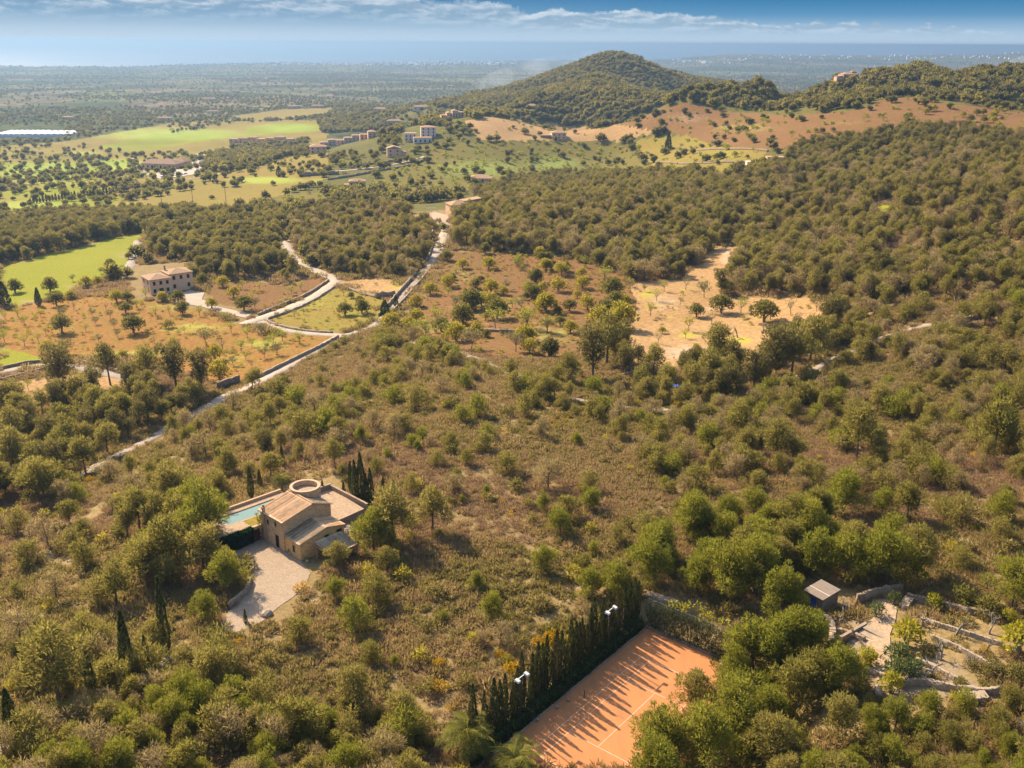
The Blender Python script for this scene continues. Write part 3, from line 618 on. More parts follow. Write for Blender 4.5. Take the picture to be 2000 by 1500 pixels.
ALMOND_THIN = [fruit(s, 3.4, 1.6, 'olive_leaf', 17) for s in (75, 76)]
OLIVE = [fruit(s, 3.4, 1.9, 'olive_leaf', 85, nb=10) for s in (81, 82)]
CAROB = [[('trunk', wood('trunk', [([(0, 0, -.2), (.1, 0, .8), (.1, .1, 1.8)], [.26, .22, .15]), ([(0, 0, .5), (-.5, .3, 1.4)], [.16, .08])], 'grey_bark')), ('crown', orb('crown', s, 2.3, 3.6, 'carob_leaf', n=16, per=90, L=0.4, Wd=0.2, z0=0.34))] for s in (91, 92, 93)]
BRIGHT_OAK = [[('trunk', CAROB[0][0][1]), ('crown', orb('crown', s, 2.2, 3.4, 'bush_bright', n=15, per=80, L=0.38, Wd=0.2, z0=0.34))] for s in (95, 96)]
CYP = [cypress(s, 8.0, 0.78, 'cypress_leaf', 1300) for s in (101, 102, 103)]
CYP_ROW = [cypress(s, 7.0, 0.46, 'cypress_leaf' if s % 3 else 'cypress_brown', 620, 0.05, L=0.42, Wd=0.12) for s in (111, 112, 113, 114, 115, 116)]
BARE_T = [baretree(s, 3.4) for s in (121, 122, 123, 124)]
CITRUS = [orb('crown', s, 1.35, 2.4, 'citrus_leaf', n=14, per=110, L=0.26, Wd=0.18, z0=0.3) for s in (131, 132)]
LOQUAT = [orb('crown', s, 1.5, 2.8, 'loquat_leaf', n=14, per=100, L=0.30, Wd=0.15, z0=0.32) for s in (135, 136)]
# low-detail far trees (a few pixels high)
FAR_TREE = [leafy('tree', [((0, 0, 3.0), 2.0), ((1.1, .4, 2.4), 1.5), ((-1.0, -.5, 2.6), 1.6), ((.2, -1.0, 3.8), 1.4)], 22, 1.3, 0.75, mt, s) for s, mt in ((141, 'pine_dark'), (142, 'pine_dark'), (143, 'pine_leaf'), (144, 'carob_leaf'))]
FAR_LIGHT = [leafy('tree', [((0, 0, 1.7), 1.3), ((.7, .3, 1.5), .9), ((-.6, -.4, 1.6), .9)], 22, 0.9, 0.5, mt, s) for s, mt in ((146, 'almond_leaf'), (147, 'olive_leaf'))]
# low heath of the garrigue
def heath(seed, mat, r, h, n, L, Wd, k=4):
    g = np.random.default_rng(seed); cl = [((g.normal()*r*.5, g.normal()*r*.5, h*(.12+.25*g.random())), r*(.4+.25*g.random())) for _ in range(k)]
    return leafy('heath', cl, n, L, Wd, mat, seed, up=0.9, rnd=0.4, squash=h/r*.6)
HEATH = [heath(151, 'heath_leaf', 1.0, .75, 150, .42, .10), heath(152, 'heath_leaf', .8, .6, 180, .36, .10), heath(153, 'heath_brown', 1.0, .7, 150, .42, .08), heath(154, 'heath_brown', .8, .55, 170, .36, .08),
         heath(155, 'heath_green', 1.0, .9, 150, .40, .12), heath(156, 'heath_green', .75, .8, 190, .36, .12), heath(157, 'heath_leaf', 1.3, .9, 110, .5, .12, 5)]
GORSE = [heath(158, 'gorse_flower', .55, .7, 200, .22, .14, 3)]
DRY = [heath(159, 'dry_grass_leaf', .6, .45, 190, .4, .05, 3)]
def joined(parts):
    """trunk and crown of a tree as one mesh, for the trees past the individual ones"""
    if isinstance(parts, bpy.types.Mesh): return parts
    co, vi, lt, mi, tn, off, mats = [], [], [], [], [], 0, []
    for k, (nm, me) in enumerate(parts):
        n = len(me.vertices); a = np.empty(n*3, np.float32); me.vertices.foreach_get('co', a); co.append(a)
        l = np.empty(len(me.loops), np.int32); me.loops.foreach_get('vertex_index', l); vi.append(l+off); off += n
        q = np.empty(len(me.polygons), np.int32); me.polygons.foreach_get('loop_total', q); lt.append(q); mi.append(np.full(len(q), k, np.int32))
        t = np.full(n, 0.5, np.float32)
        if 'tone' in me.attributes: me.attributes['tone'].data.foreach_get('value', t)
        tn.append(t); mats.append(me.materials[0])
    co, vi, lt, mi, tn = map(np.concatenate, (co, vi, lt, mi, tn))
    out = bpy.data.meshes.new('tree'); out.vertices.add(off); out.vertices.foreach_set('co', co); out.loops.add(len(vi)); out.loops.foreach_set('vertex_index', vi)
    out.polygons.add(len(lt)); out.polygons.foreach_set('loop_start', np.concatenate([[0], np.cumsum(lt)[:-1]]).astype(np.int32)); out.polygons.foreach_set('loop_total', lt)
    at_ = out.attributes.new('tone', 'FLOAT', 'POINT'); at_.data.foreach_set('value', tn)
    for m in mats: out.materials.append(m)
    out.polygons.foreach_set('material_index', mi); out.update(calc_edges=True)
    return out

def plant(name, parts, loc, rz, s, label, cat, group):
    if isinstance(parts, bpy.types.Mesh):
        o = link(name, parts, None, loc, rz, s)
    else:
        o = empty(name, loc, rz, s)
        for nm, me in parts: link(nm, me, o)
    return tag(o, label, cat, group)
def scatter(name, P, rz, sc, ix, meshes, label, cat=None, group=None):
    """past the individual plants: one object, a plant set on each of its points"""
    if not len(P): return
    P = np.asarray(P, np.float32); me = bpy.data.meshes.new(name); me.vertices.add(len(P)); me.vertices.foreach_set('co', P.ravel())
    g_ = np.random.default_rng(len(P)); sc = np.asarray(sc, np.float32); st_ = g_.uniform(.84, 1.2, len(P)); sv = np.stack([sc*st_*g_.uniform(.88, 1.12, len(P)), sc*st_, sc/np.sqrt(st_)], 1)
    av = me.attributes.new('sv', 'FLOAT_VECTOR', 'POINT'); av.data.foreach_set('vector', sv.astype(np.float32).ravel())
    for k, a, ty in (('rz', rz, 'FLOAT'), ('ix', ix, 'INT')):
        at_ = me.attributes.new(k, ty, 'POINT'); at_.data.foreach_set('value', np.asarray(a, np.int32 if ty == 'INT' else np.float32))
    o = link(name, me); tag(o, label, cat, group, 'stuff')
    col = bpy.data.collections.new(name+'_kinds')
    for i, m in enumerate(meshes): col.objects.link(bpy.data.objects.new('%s_kind_%02d' % (name, i), m))
    ng = bpy.data.node_groups.new(name, 'GeometryNodeTree'); t = NT(ng)
    ng.interface.new_socket('Geometry', in_out='INPUT', socket_type='NodeSocketGeometry'); ng.interface.new_socket('Geometry', in_out='OUTPUT', socket_type='NodeSocketGeometry')
    gi, go = t.n('NodeGroupInput'), t.n('NodeGroupOutput')
    ci = t.n('GeometryNodeCollectionInfo'); ci.inputs['Collection'].default_value = col; ci.inputs['Separate Children'].default_value = True; ci.inputs['Reset Children'].default_value = True
    def na(k, ty):
        nd = t.n('GeometryNodeInputNamedAttribute', data_type=ty); nd.inputs['Name'].default_value = k; return nd.outputs[0]
    ip = t.n('GeometryNodeInstanceOnPoints'); t.L.new(gi.outputs[0], ip.inputs['Points']); t.L.new(ci.outputs[0], ip.inputs['Instance']); ip.inputs['Pick Instance'].default_value = True
    t.L.new(na('ix', 'INT'), ip.inputs['Instance Index'])
    cx = t.n('ShaderNodeCombineXYZ'); t.L.new(na('rz', 'FLOAT'), cx.inputs[2]); t.L.new(cx.outputs[0], ip.inputs['Rotation'])
    t.L.new(na('sv', 'FLOAT_VECTOR'), ip.inputs['Scale']); t.L.new(ip.outputs[0], go.inputs[0])
    o.modifiers.new('plants', 'NODES').node_group = ng
    return o
# ------------------------------------------------------------------ lanes (their middle lines, in the picture) and things nothing may grow on
LANES = [  # name, width m, material, picture points, label
 ('road', 5.0, 'road_concrete', [(556,470),(560,490),(578,508),(604,524),(636,537),(658,545),(652,556),(600,588),(540,612),(498,626),(478,634)], 'pale winding lane dropping from the wood to the fork'),
 ('road', 3.4, 'road_concrete', [(500,626),(540,642),(600,652),(650,654),(668,656)], 'pale lane running right along the three cornered field'),
 ('road', 4.6, 'road_concrete', [(672,654),(640,672),(600,694),(560,716),(520,738),(480,762),(452,768),(425,786),(395,802)], 'pale lane slanting down left along the foot of the scrub hill'),
 ('road', 3.4, 'track_gravel', [(395,802),(340,830),(280,866),(200,905),(140,938)], 'narrow gravel track through the pines below the lane'),
 ('road', 5.0, 'road_concrete', [(866,420),(858,432),(872,446),(868,462),(856,484),(846,505),(838,520)], 'pale drive climbing to the tile roofed house in the pines'),
 ('road', 3.6, 'track_gravel', [(838,520),(815,545),(790,575),(770,598),(745,625),(730,640),(690,652),(668,656)], 'gravel lane dropping between stone walls to the fork'),
 ('road', 2.6, 'track_gravel', [(740,655),(790,668),(870,680),(930,700),(1000,730),(1040,748),(1090,770),(1150,788),(1230,798),(1330,803),(1410,796),(1470,780),(1530,752),(1590,722),(1650,690),(1720,660),(1820,632),(1920,628)], 'gravel track along the scrub below the tan field'),
 ('road', 4.0, 'track_gravel', [(-40,735),(0,728),(60,716),(120,712),(180,722),(240,738),(300,750)], 'lane bending past the bottom of the orange orchard'),
 ('road', 1.8, 'track_gravel', [(270,1330),(310,1300),(350,1278),(395,1268)], 'bare path among the tall cypresses'),
 ('road', 2.6, 'track_gravel', [(-30,1480),(20,1462),(60,1440)], 'bare earth path at the lower left corner'),
 ('road', 4.0, 'track_gravel', [(270,470),(262,500),(250,530),(240,545)], 'sandy cart path beside the fairway'),
 ('road', 5.0, 'road_concrete', [(260,308),(268,330),(300,345),(350,352),(400,345),(440,338)], 'road around the clubhouse'),
 ('road', 3.0, 'track_gravel', [(735,395),(755,380),(770,370)], 'short pale drive to the pink villa'),
 ('road', 3.4, 'road_concrete', [(650,335),(720,330),(790,318),(830,306)], 'lane between garden walls below the white villas'),
]
LANE_W = []
def chaikin(P, n=2):
    for _ in range(n):
        Q = [P[0]]
        for a, b in zip(P[:-1], P[1:]): Q += [a*0.75+b*0.25, a*0.25+b*0.75]
        P = Q+[P[-1]]
    return P
def resample(P, step):
    P = np.array(P); d = np.concatenate([[0], np.cumsum(np.linalg.norm(np.diff(P[:, :2], axis=0), axis=1))]); n = max(2, int(d[-1]/step)+1)
    s = np.linspace(0, d[-1], n); return np.stack([np.interp(s, d, P[:, i]) for i in range(P.shape[1])], 1)
def ground_line(pts, step=1.5, smooth=2):
    P = at([p[0] for p in pts], [p[1] for p in pts])[:, :2]
    P = resample([np.array(p) for p in chaikin(list(P), smooth)], step); return P
def sideways(P):
    t = np.gradient(P, axis=0); t /= np.linalg.norm(t, axis=1)[:, None]; return np.stack([t[:, 1], -t[:, 0]], 1)
for nm, w, mt, pts, lb in LANES:
    P = ground_line(pts); S = sideways(P); LANE_W.append((P, w)); d0 = np.linalg.norm(P[len(P)//2])
    lift = 0.06+0.00022*d0; V = []; wv = w*(1+0.10*np.sin(np.arange(len(P))*0.35)+0.05*np.sin(np.arange(len(P))*1.1))
    cols = [-0.56, -0.5, 0, 0.5, 0.56]
    for k in cols:
        Q = P+S*(k*wv)[:, None]; z = height(Q[:, 0], Q[:, 1])+(lift if abs(k) <= 0.5 else -0.25); V.append(np.concatenate([Q, z[:, None]], 1))
    V = np.stack(V, 1).reshape(-1, 3); n = len(cols)
    F = [(i*n+j, (i+1)*n+j, (i+1)*n+j+1, i*n+j+1) for i in range(len(P)-1) for j in range(n-1)]
    tag(link(nm, mesh(nm, V, np.array(F)[:, ::-1], mt)), lb, kind='structure')

KEEP = [  # picture polygons kept clear of scattered plants
 [(440,1090),(505,1045),(560,1060),(640,1120),(605,1150),(575,1190),(500,1225),(438,1245),(428,1215),(470,1160),(480,1110)],
 [(430,1020),(530,960),(600,925),(665,935),(710,985),(690,1040),(680,1100),(560,1100),(440,1085),(430,1040)],
 [(1262,1215),(1425,1300),(1250,1500),(940,1500)], [(860,1440),(1262,1170),(1290,1225),(990,1460)], [(1255,1155),(1440,1210),(1440,1300),(1270,1225)],
 [(1560,1130),(1640,1130),(1700,1170),(1790,1160),(2000,1230),(2000,1340),(1950,1375),(1760,1360),(1700,1345),(1690,1280),(1600,1220)],
 [(250,520),(375,510),(375,585),(255,585)], [(365,565),(440,570),(500,600),(480,625),(360,600)],
 [(276,302),(372,292),(384,318),(372,328),(282,334)], [(300,334),(384,322),(404,298),(404,326),(388,346),(300,350)], [(440,262),(580,262),(580,284),(440,284)], [(600,262),(742,256),(742,302),(600,305)], [(785,248),(860,248),(860,285),(785,285)],
 [(640,345),(730,340),(730,375),(630,378)], [(890,335),(965,335),(965,362),(890,362)], [(800,400),(940,388),(945,418),(800,440)], [(750,285),(790,285),(790,308),(750,308)], [(1060,250),(1115,250),(1115,275),(1060,275)],
 [(1640,138),(1690,138),(1690,156),(1640,156)], [(1490,300),(1545,300),(1545,322),(1490,322)], [(0,245),(130,245),(130,275),(0,275)], [(860,222),(910,222),(910,240),(860,240)],
]
def near_lane(x, y, extra=0.6):
    m = np.zeros(len(x), bool)
    for P, w in LANE_W:
        bb = (x > P[:, 0].min()-6) & (x < P[:, 0].max()+6) & (y > P[:, 1].min()-6) & (y < P[:, 1].max()+6)
        ii = np.where(bb)[0]
        if len(ii):
            d = ((x[ii, None]-P[None, ::2, 0])**2+(y[ii, None]-P[None, ::2, 1])**2).min(1); m[ii] |= d < (w/2+extra)**2
    return m
LP_ = [pix(np.concatenate([P, height(P[:, 0], P[:, 1])[:, None]], 1))[::2] for P, w in [LANE_W[k] for k in (0, 1, 2, 4, 5)]]+[np.stack([np.linspace(255, 370, 24), np.full(24, 555.), np.zeros(24)], 1), np.stack([np.linspace(255, 370, 24), np.full(24, 535.), np.zeros(24)], 1)]
LP_[2] = LP_[2][LP_[2][:, 1] < 765]
def hides(q, hgt):
    """would a plant this tall standing here hide an open lane or the villa front"""
    hp = hgt*FOC/np.maximum(q[:, 2], 1); m = np.zeros(len(q), bool)
    for L in LP_:
        for x, y in L[:, :2]: m |= (np.abs(q[:, 0]-x) < hp*.36) & (q[:, 1]-y > -3) & (q[:, 1]-y < hp*.82)
    return m
def kept(px, py):
    m = np.zeros(len(px), bool)
    for k in KEEP: m |= inpoly(px, py, k)
    return m
def infield(px, py):
    m = np.full(len(px), -1)
    for k, f in enumerate(FIELDS): m[inpoly(px, py, f[2])] = k
    return m

# ------------------------------------------------------------------ pine woods and garrigue: zone, polygon, plants per 100 m2, kinds, height range, label
WOODS = [
 ('upper right wood', [(1440,350),(1500,330),(1560,292),(1700,262),(1760,250),(1900,262),(2000,275),(2000,500),(1850,560),(1650,520),(1500,440)], 3.8, ['grey', 'round', 'round', 'dense'], (5.5, 8.5)),
 ('wood above the left fairway', [(0,440),(60,425),(200,415),(330,422),(420,436),(330,450),(285,455),(200,470),(120,490),(0,522)], 3.2, ['dense', 'round'], (8, 10.5)),
 ('wood behind the villa', [(285,450),(420,428),(560,420),(556,462),(562,490),(600,525),(560,552),(480,545),(400,548),(370,512),(300,500)], 2.6, ['dense', 'round'], (6, 9)),
 ('wood between the two lanes', [(565,430),(640,400),(720,396),(800,416),(842,430),(840,500),(815,545),(720,546),(650,538),(610,515),(572,475)], 3.0, ['round', 'dense', 'grey'], (5.5, 8)),
 ('wood above the tan field', [(880,420),(930,385),(1000,355),(1100,345),(1200,350),(1300,345),(1420,350),(1500,330),(1560,292),(1700,262),(1760,250),(1900,262),(2000,275),(2000,480),(1950,560),(1800,580),(1660,602),(1640,586),(1480,580),(1405,580),(1430,530),(1442,484),(1400,480),(1340,545),(1237,552),(1200,530),(1100,500),(960,490),(885,480)], 3.4, ['round', 'dense', 'round', 'grey'], (6, 9)),
 ('right hillside', [(1660,600),(1800,580),(2000,500),(2000,770),(1850,800),(1720,690),(1560,655)], 3.6, ['young', 'grey', 'round'], (4.2, 6.8)),
 ('belt below the tan field', [(1225,668),(1237,710),(1280,730),(1330,716),(1400,704),(1475,720),(1560,655),(1640,615),(1700,640),(1600,715),(1490,765),(1420,800),(1330,785),(1240,750),(1180,725)], 2.6, ['round', 'dense', 'round'], (6.5, 9)),
 ('slope above the grove', [(1180,770),(1480,790),(1600,730),(1850,800),(2010,770),(2010,1000),(1800,990),(1560,970),(1350,960),(1200,900)], 4.6, ['young', 'young', 'grey', 'round'], (3.6, 6.2)),
 ('grove above the shed', [(1262,1110),(1320,1045),(1480,1010),(1650,1000),(1770,1050),(1795,1105),(1740,1145),(1620,1130),(1545,1150),(1480,1190),(1390,1185),(1290,1160)], 3.6, ['bright', 'bright', 'round'], (6, 8.6)),
 ('pines beside the court', [(1260,1510),(1330,1400),(1420,1335),(1500,1290),(1580,1240),(1640,1300),(1690,1375),(1700,1440),(1640,1510)], 2.6, ['bright', 'bright', 'round'], (5.5, 8.5)),
 ('thicket below the garden', [(1700,1400),(1850,1385),(2010,1360),(2010,1510),(1640,1510)], 13, ['bright', 'young', 'young'], (2.8, 4.4)),
 ('bottom left corner', [(0,1500),(60,1455),(200,1400),(350,1350),(560,1390),(700,1380),(840,1440),(880,1510),(0,1510)], 15, ['young', 'round', 'grey', 'bright'], (3.6, 6.2)),
 ('slope below the house', [(40,1340),(120,1260),(250,1270),(330,1300),(420,1290),(500,1320),(480,1390),(200,1400),(60,1440)], 7, ['round', 'young', 'grey'], (4, 6.5)),
 ('left edge wood', [(0,815),(120,775),(200,765),(300,755),(430,770),(420,800),(300,850),(150,920),(90,985),(0,1040)], 3.4, ['round', 'round', 'dense'], (7, 9.5)),
 ('left of the house', [(250,990),(420,950),(470,985),(430,1060),(435,1110),(470,1180),(380,1200),(270,1165),(230,1080)], 3.6, ['round', 'bright', 'round'], (5.5, 8.5)),
 ('right of the house', [(690,1060),(760,1000),(870,1000),(860,1060),(780,1120),(680,1150),(620,1135)], 1.5, ['round', 'bright', 'round'], (6, 8.5)),
 ('between lane and house', [(440,800),(560,780),(700,790),(700,930),(560,960),(440,930),(330,900),(330,850)], 2.6, ['young', 'round', 'grey'], (4, 6.5)),
 ('belt along the gravel track', [(740,662),(870,692),(1040,757),(1150,797),(1330,814),(1470,792),(1590,737),(1720,672),(1920,642),(1930,660),(1720,695),(1600,758),(1480,815),(1330,842),(1150,826),(1030,785),(870,720),(740,690)], 4.5, ['young', 'round', 'young'], (4, 6.2)),
 ('top of the scrub hill', [(640,690),(800,655),(960,700),(1100,740),(1200,770),(1180,830),(900,800),(720,790),(600,790)], 2.0, ['young', 'grey', 'young'], (3, 5)),
 ('scrub above the cypress row', [(920,1060),(1150,1000),(1290,1040),(1270,1150),(1120,1190),(930,1180)], 1.5, ['young', 'bright', 'young'], (3.2, 5)),
 ('right edge above garden', [(1560,1000),(2010,1000),(2010,1200),(1900,1230),(1800,1120),(1780,1050)], 0.7, ['bright', 'young'], (3.5, 5.5)),
 ('left flank', [(0,1040),(90,985),(330,900),(330,980),(240,1000),(230,1120),(270,1180),(120,1260),(0,1300)], 2.6, ['young', 'round', 'grey'], (4, 6.5)),
 ('open scrub', [(430,930),(900,790),(1200,880),(1350,960),(1560,1000),(1250,1160),(1000,1380),(700,1390),(480,1330),(430,1230),(640,1150),(880,1010),(700,940)], 1.2, ['young', 'grey', 'young', 'bright'], (2.6, 4.6)),
]
FARWOODS = [  # far woods, trees too small to take apart: polygon, trees per 1000 m2, share of dark kinds
 ([(930,175),(1000,165),(1100,148),(1160,112),(1210,102),(1290,115),(1400,134),(1470,158),(1400,190),(1300,210),(1210,243),(1050,248),(960,230),(900,205)], 14, 1.0),
 ([(1340,205),(1400,185),(1500,160),(1640,150),(1790,125),(1850,138),(2010,128),(2010,208),(1850,198),(1790,184),(1700,212),(1550,220),(1420,212)], 15, 1.0),
 ([(1270,280),(1310,230),(1380,222),(1440,240),(1530,225),(1530,265),(1440,265),(1330,285)], 9, 1.0),
 ([(620,240),(700,225),(760,240),(740,262),(630,262)], 14, 1.0), ([(400,310),(520,272),(600,275),(600,300),(520,320),(420,345)], 15, 1.0),
 ([(0,280),(130,280),(250,300),(160,318),(0,312)], 2.5, 1.0), ([(0,340),(260,335),(400,365),(330,378),(220,398),(120,360),(0,374)], 6.5, 1.0), ([(330,238),(460,222),(640,235),(470,240),(330,262)], 5, 1.0),
 ([(640,380),(760,375),(900,385),(880,420),(800,410),(640,405)], 10, 0.9), ([(1270,335),(1400,348),(1500,322),(1560,292),(1420,352),(1280,360)], 12, 1.0),
 ([(1060,270),(1200,262),(1260,275),(1200,300),(1080,300)], 8, 1.0), ([(380,420),(560,400),(640,405),(560,430),(420,438)], 11, 1.0), ([(300,410),(420,412),(440,420),(330,425)], 8, 0.9),
]
FARFIELDS = {'upper_orange_field': (6.0, .35), 'upper_tan_field': (3.0, .4), 'terraced_field': (5.0, .25), 'upper_orchard': (9.5, .18), 'golf_green': (3.0, .9), 'golf_course': (4.6, .8), 'slope_orchard': (5.5, .35), 'tan_field': (.5, .2), 'middle_field': (6, .3), 'driving_range': (.12, 1), 'far_field': (.3, 1)}

def jitter(rmin, rmax, step, half=39):
    n = int(2*rmax/step); g = np.arange(-rmax*math.sin(R(half)), rmax*math.sin(R(half)), step); h = np.arange(0, rmax, step)
    X, Y = np.meshgrid(g, h); X = X.ravel()+rng.uniform(-.48, .48, X.size)*step; Y = Y.ravel()+rng.uniform(-.48, .48, Y.size)*step
    d = np.hypot(X, Y); m = (d > rmin) & (d < rmax) & (np.abs(np.arctan2(X, Y)) < R(half)); X, Y = X[m], Y[m]
    P = np.stack([X, Y, height(X, Y)], 1); q = pix(P); return P, q
TREES = []        # (pine kind, point, size, zone) of every near pine; the largest become individuals
# pines one can point to: kind, picture base x, y, height in picture pixels, what it is
MARKED = [
 ('dense',118,773,88),('dense',216,752,78),('round',288,749,72),('dense',345,761,84),('dense',395,767,78),('round',492,761,48),('round',549,794,58),('dense',522,896,56),('round',87,977,78),('grey',216,938,44),
 ('bright',412,1058,104),('round',352,1050,80),('round',129,860,64),('round',168,925,66),('round',30,930,82),('round',768,1062,112),('bright',730,1075,92),('round',845,1040,86),('young',945,880,42),('grey',1070,955,70),('young',990,925,46),('grey',729,838,42),('grey',770,852,50),
 ('young',810,800,46),('young',930,812,46),('young',1026,814,50),('young',822,857,26),('young',732,754,34),('young',900,752,34),('bright',1095,1045,60),('round',812,722,36),('round',1436,860,72),('round',1516,905,78),('round',1672,896,104),('round',1712,808,60),
 ('young',1756,816,54),('round',1644,780,62),('round',1540,784,54),('round',1940,890,100),('round',1816,840,50),('young',1368,840,32),('round',1772,1015,80),('young',1876,1023,60),('bright',1948,1020,60),('grey',1580,1020,58),('bright',1340,996,38),
 ('bright',1280,1140,86),('bright',1408,1168,108),('bright',1472,1160,110),('bright',1584,1128,92),('bright',1648,1132,100),('bright',1732,1142,112),('round',1790,1130,94),('bright',1528,1203,92),('bright',1975,1192,92),
 ('bright',1583,1287,94),('bright',1627,1346,88),('bright',1522,1312,104),('bright',1470,1320,110),('bright',1372,1500,128),('bright',1432,1456,112),('bright',1300,1500,110),('round',117,1383,124),('round',420,1350,84),('round',228,1184,72),('round',330,1128,108),('round',290,1150,90),
 ('round',400,1120,90),('bright',400,1215,58),('young',735,1180,60),('young',688,1230,62),('young',585,1255,52),('bright',1200,1160,66),('bright',1150,1165,60),('bright',960,1210,50),('bright',930,1150,34),('grey',1210,818,40),('round',1185,712,92),('dense',1216,702,80),('dense',1158,737,96),('round',1400,722,86),('dense',1432,737,72),('dense',1500,750,106),('round',1546,738,106),('round',1350,778,72),('round',1300,772,62),('round',1582,704,82),('round',1252,768,56),('dense',1622,655,70),('round',1110,745,60),('dense',1470,770,80),('round',1385,760,80),
]
mp = at([m[1] for m in MARKED], [m[2] for m in MARKED])
for (k, x, y, hp), p in zip(MARKED, mp):
    sl_ = np.linalg.norm(p-np.array([0, 0, CAMZ])); ca = math.hypot(p[0], p[1])/sl_
    TREES.append((k, p, hp*sl_/(FOC*max(ca, .6))*1.02, None))
def zone_of(px, py):
    px, py = np.clip(px, 6, 1994), np.minimum(py, 1494)          # the woods go on beyond the picture's edges
    z = np.full(len(px), -1)
    for k in range(len(WOODS)-1, -1, -1): z[inpoly(px, py, WOODS[k][1])] = k
    return z
P, q = jitter(58, 640, 2.6)
zz = zone_of(q[:, 0], q[:, 1]); fld = infield(q[:, 0], q[:, 1]); clr = kept(q[:, 0], q[:, 1]) | near_lane(P[:, 0], P[:, 1], 1.0) | (fld >= 0)
vis = (q[:, 0] > -420) & (q[:, 0] < 2420) & (q[:, 1] < 1800)
dn = np.array([w[2] for w in WOODS]+[0.0]); shut = np.array([w[0].startswith('wood ') for w in WOODS]+[False])[zz]; pr = dn[zz]/100*2.6*2.6*np.where(shut, 1.75, 1.0)
clump = 0.55+0.9*(np.sin(P[:, 0]/11+1.7*np.sin(P[:, 1]/17))*np.sin(P[:, 1]/13+0.8*np.sin(P[:, 0]/19))*0.5+0.5)
m = (rng.random(len(P)) < pr*np.where(shut, 1.0, clump)) & ~clr & vis & (zz >= 0) & ~hides(q, 6.5)
mk = np.array([t[1][:2] for t in TREES]); ii = np.where(m)[0]
dd = np.sqrt(((P[ii, None, :2]-mk[None])**2).sum(2)).min(1); ii = ii[dd > 2.4]
for i in ii:
    w = WOODS[zz[i]]; u = rng.random(); hgt = w[4][0]*.68+(w[4][1]*1.05-w[4][0]*.68)*u
    TREES.append((w[3][rng.integers(len(w[3]))], P[i], hgt, zz[i]))
# the far part of the broad wood
P, q = jitter(640, 1200, 5.0); zz = zone_of(q[:, 0], q[:, 1]); clr = kept(q[:, 0], q[:, 1]) | (infield(q[:, 0], q[:, 1]) >= 0)
m = (zz >= 0) & ~clr & (rng.random(len(P)) < 0.85)
for i in np.where(m)[0]: TREES.append((['round', 'dense'][rng.integers(2)], P[i], rng.uniform(6, 9), zz[i]))
print('near pines', len(TREES))
tp_ = np.array([t[1] for t in TREES]); tq = pix(tp_); app = np.array([t[2] for t in TREES])/np.maximum(tq[:, 2], 1)
app[(tq[:, 0] < -10) | (tq[:, 0] > 2010) | (tq[:, 1] > 1540)] = 0
order = np.argsort(-app); LOOK = {'round': 'rounded green pine', 'dense': 'dark flat topped pine', 'bright': 'bright green bushy pine', 'young': 'young soft green pine', 'grey': 'thin greyish pine'}
indiv = set(order[:300]); rest = []
for k, (kd, p, hgt, z) in enumerate(TREES):
    pr_ = PINES[kd]; j = int(rng.integers(len(pr_))); s = hgt/PINE_H[kd]; rz = float(rng.random()*6.28)
    if k in indiv:
        zi = z if z is not None else int(zone_of(tq[k:k+1, 0], tq[k:k+1, 1])[0])
        ph = WOODS[zi][0] if zi >= 0 else 'open scrub'
        plant('pine_tree', pr_[j], (p[0], p[1], p[2]-0.1), rz, (s*rng.uniform(.92, 1.1), s*rng.uniform(.92, 1.1), s), LOOK[kd]+' >> '+ph, 'pine tree', LOOK[kd]+'s: '+ph)
    else: rest.append((p, rz, s, kd, j))
KM = {}; FM = []
for kd, L_ in PINES.items():
    for j, pr_ in enumerate(L_): KM[(kd, j)] = len(FM); FM.append(joined(pr_))
scatter('pine_forest', [r[0] for r in rest], [r[1] for r in rest], [r[2] for r in rest], [KM[(r[3], r[4])] for r in rest], FM, 'pine woods covering the middle distance and the right hillside')

# low heath over all the open scrub
P, q = jitter(58, 300, 1.12); fld = infield(q[:, 0], q[:, 1]); gdn = inpoly(q[:, 0], q[:, 1], [(1775,1165),(2000,1230),(2000,1350),(1950,1365),(1790,1345),(1775,1280)]) | inpoly(q[:, 0], q[:, 1], [(1610,1200),(1640,1160),(1690,1190),(1685,1240),(1620,1225)])
cov = 0.62+0.5*np.sin(P[:, 0]/6+2*np.sin(P[:, 1]/8))*np.sin(P[:, 1]/7)
m = (~kept(q[:, 0], q[:, 1]) | (gdn & (rng.random(len(P)) < .38))) & ~near_lane(P[:, 0], P[:, 1], 0.5) & (fld < 0) & (q[:, 0] > -380) & (q[:, 0] < 2380) & (q[:, 1] < 1750) & (rng.random(len(P)) < np.clip(cov+.24, .52, 1)*(1-0.75*np.clip(blobs(q[:, 0], q[:, 1], BARE), 0, 1)))
P1 = P[m]
P, q = jitter(300, 620, 2.3); fld = infield(q[:, 0], q[:, 1]); m = ~kept(q[:, 0], q[:, 1]) & ~near_lane(P[:, 0], P[:, 1], 0.8) & (fld < 0) & (q[:, 0] > -380) & (q[:, 0] < 2380) & (rng.random(len(P)) < .7)
P2 = P[m]; PP = np.concatenate([P1, P2]); sc = np.concatenate([rng.uniform(.55, 1.25, len(P1)), rng.uniform(1.2, 2.2, len(P2))])
tone = np.sin(PP[:, 0]/13+np.sin(PP[:, 1]/9)*1.5)+np.sin(PP[:, 1]/16+1)+rng.normal(size=len(PP))*0.8
qp = pix(PP)
ix = np.where(tone > 0.55, rng.integers(4, 6, len(PP)), np.where(tone < -0.6, rng.integers(2, 4, len(PP)), rng.choice([0, 1, 6], len(PP))))
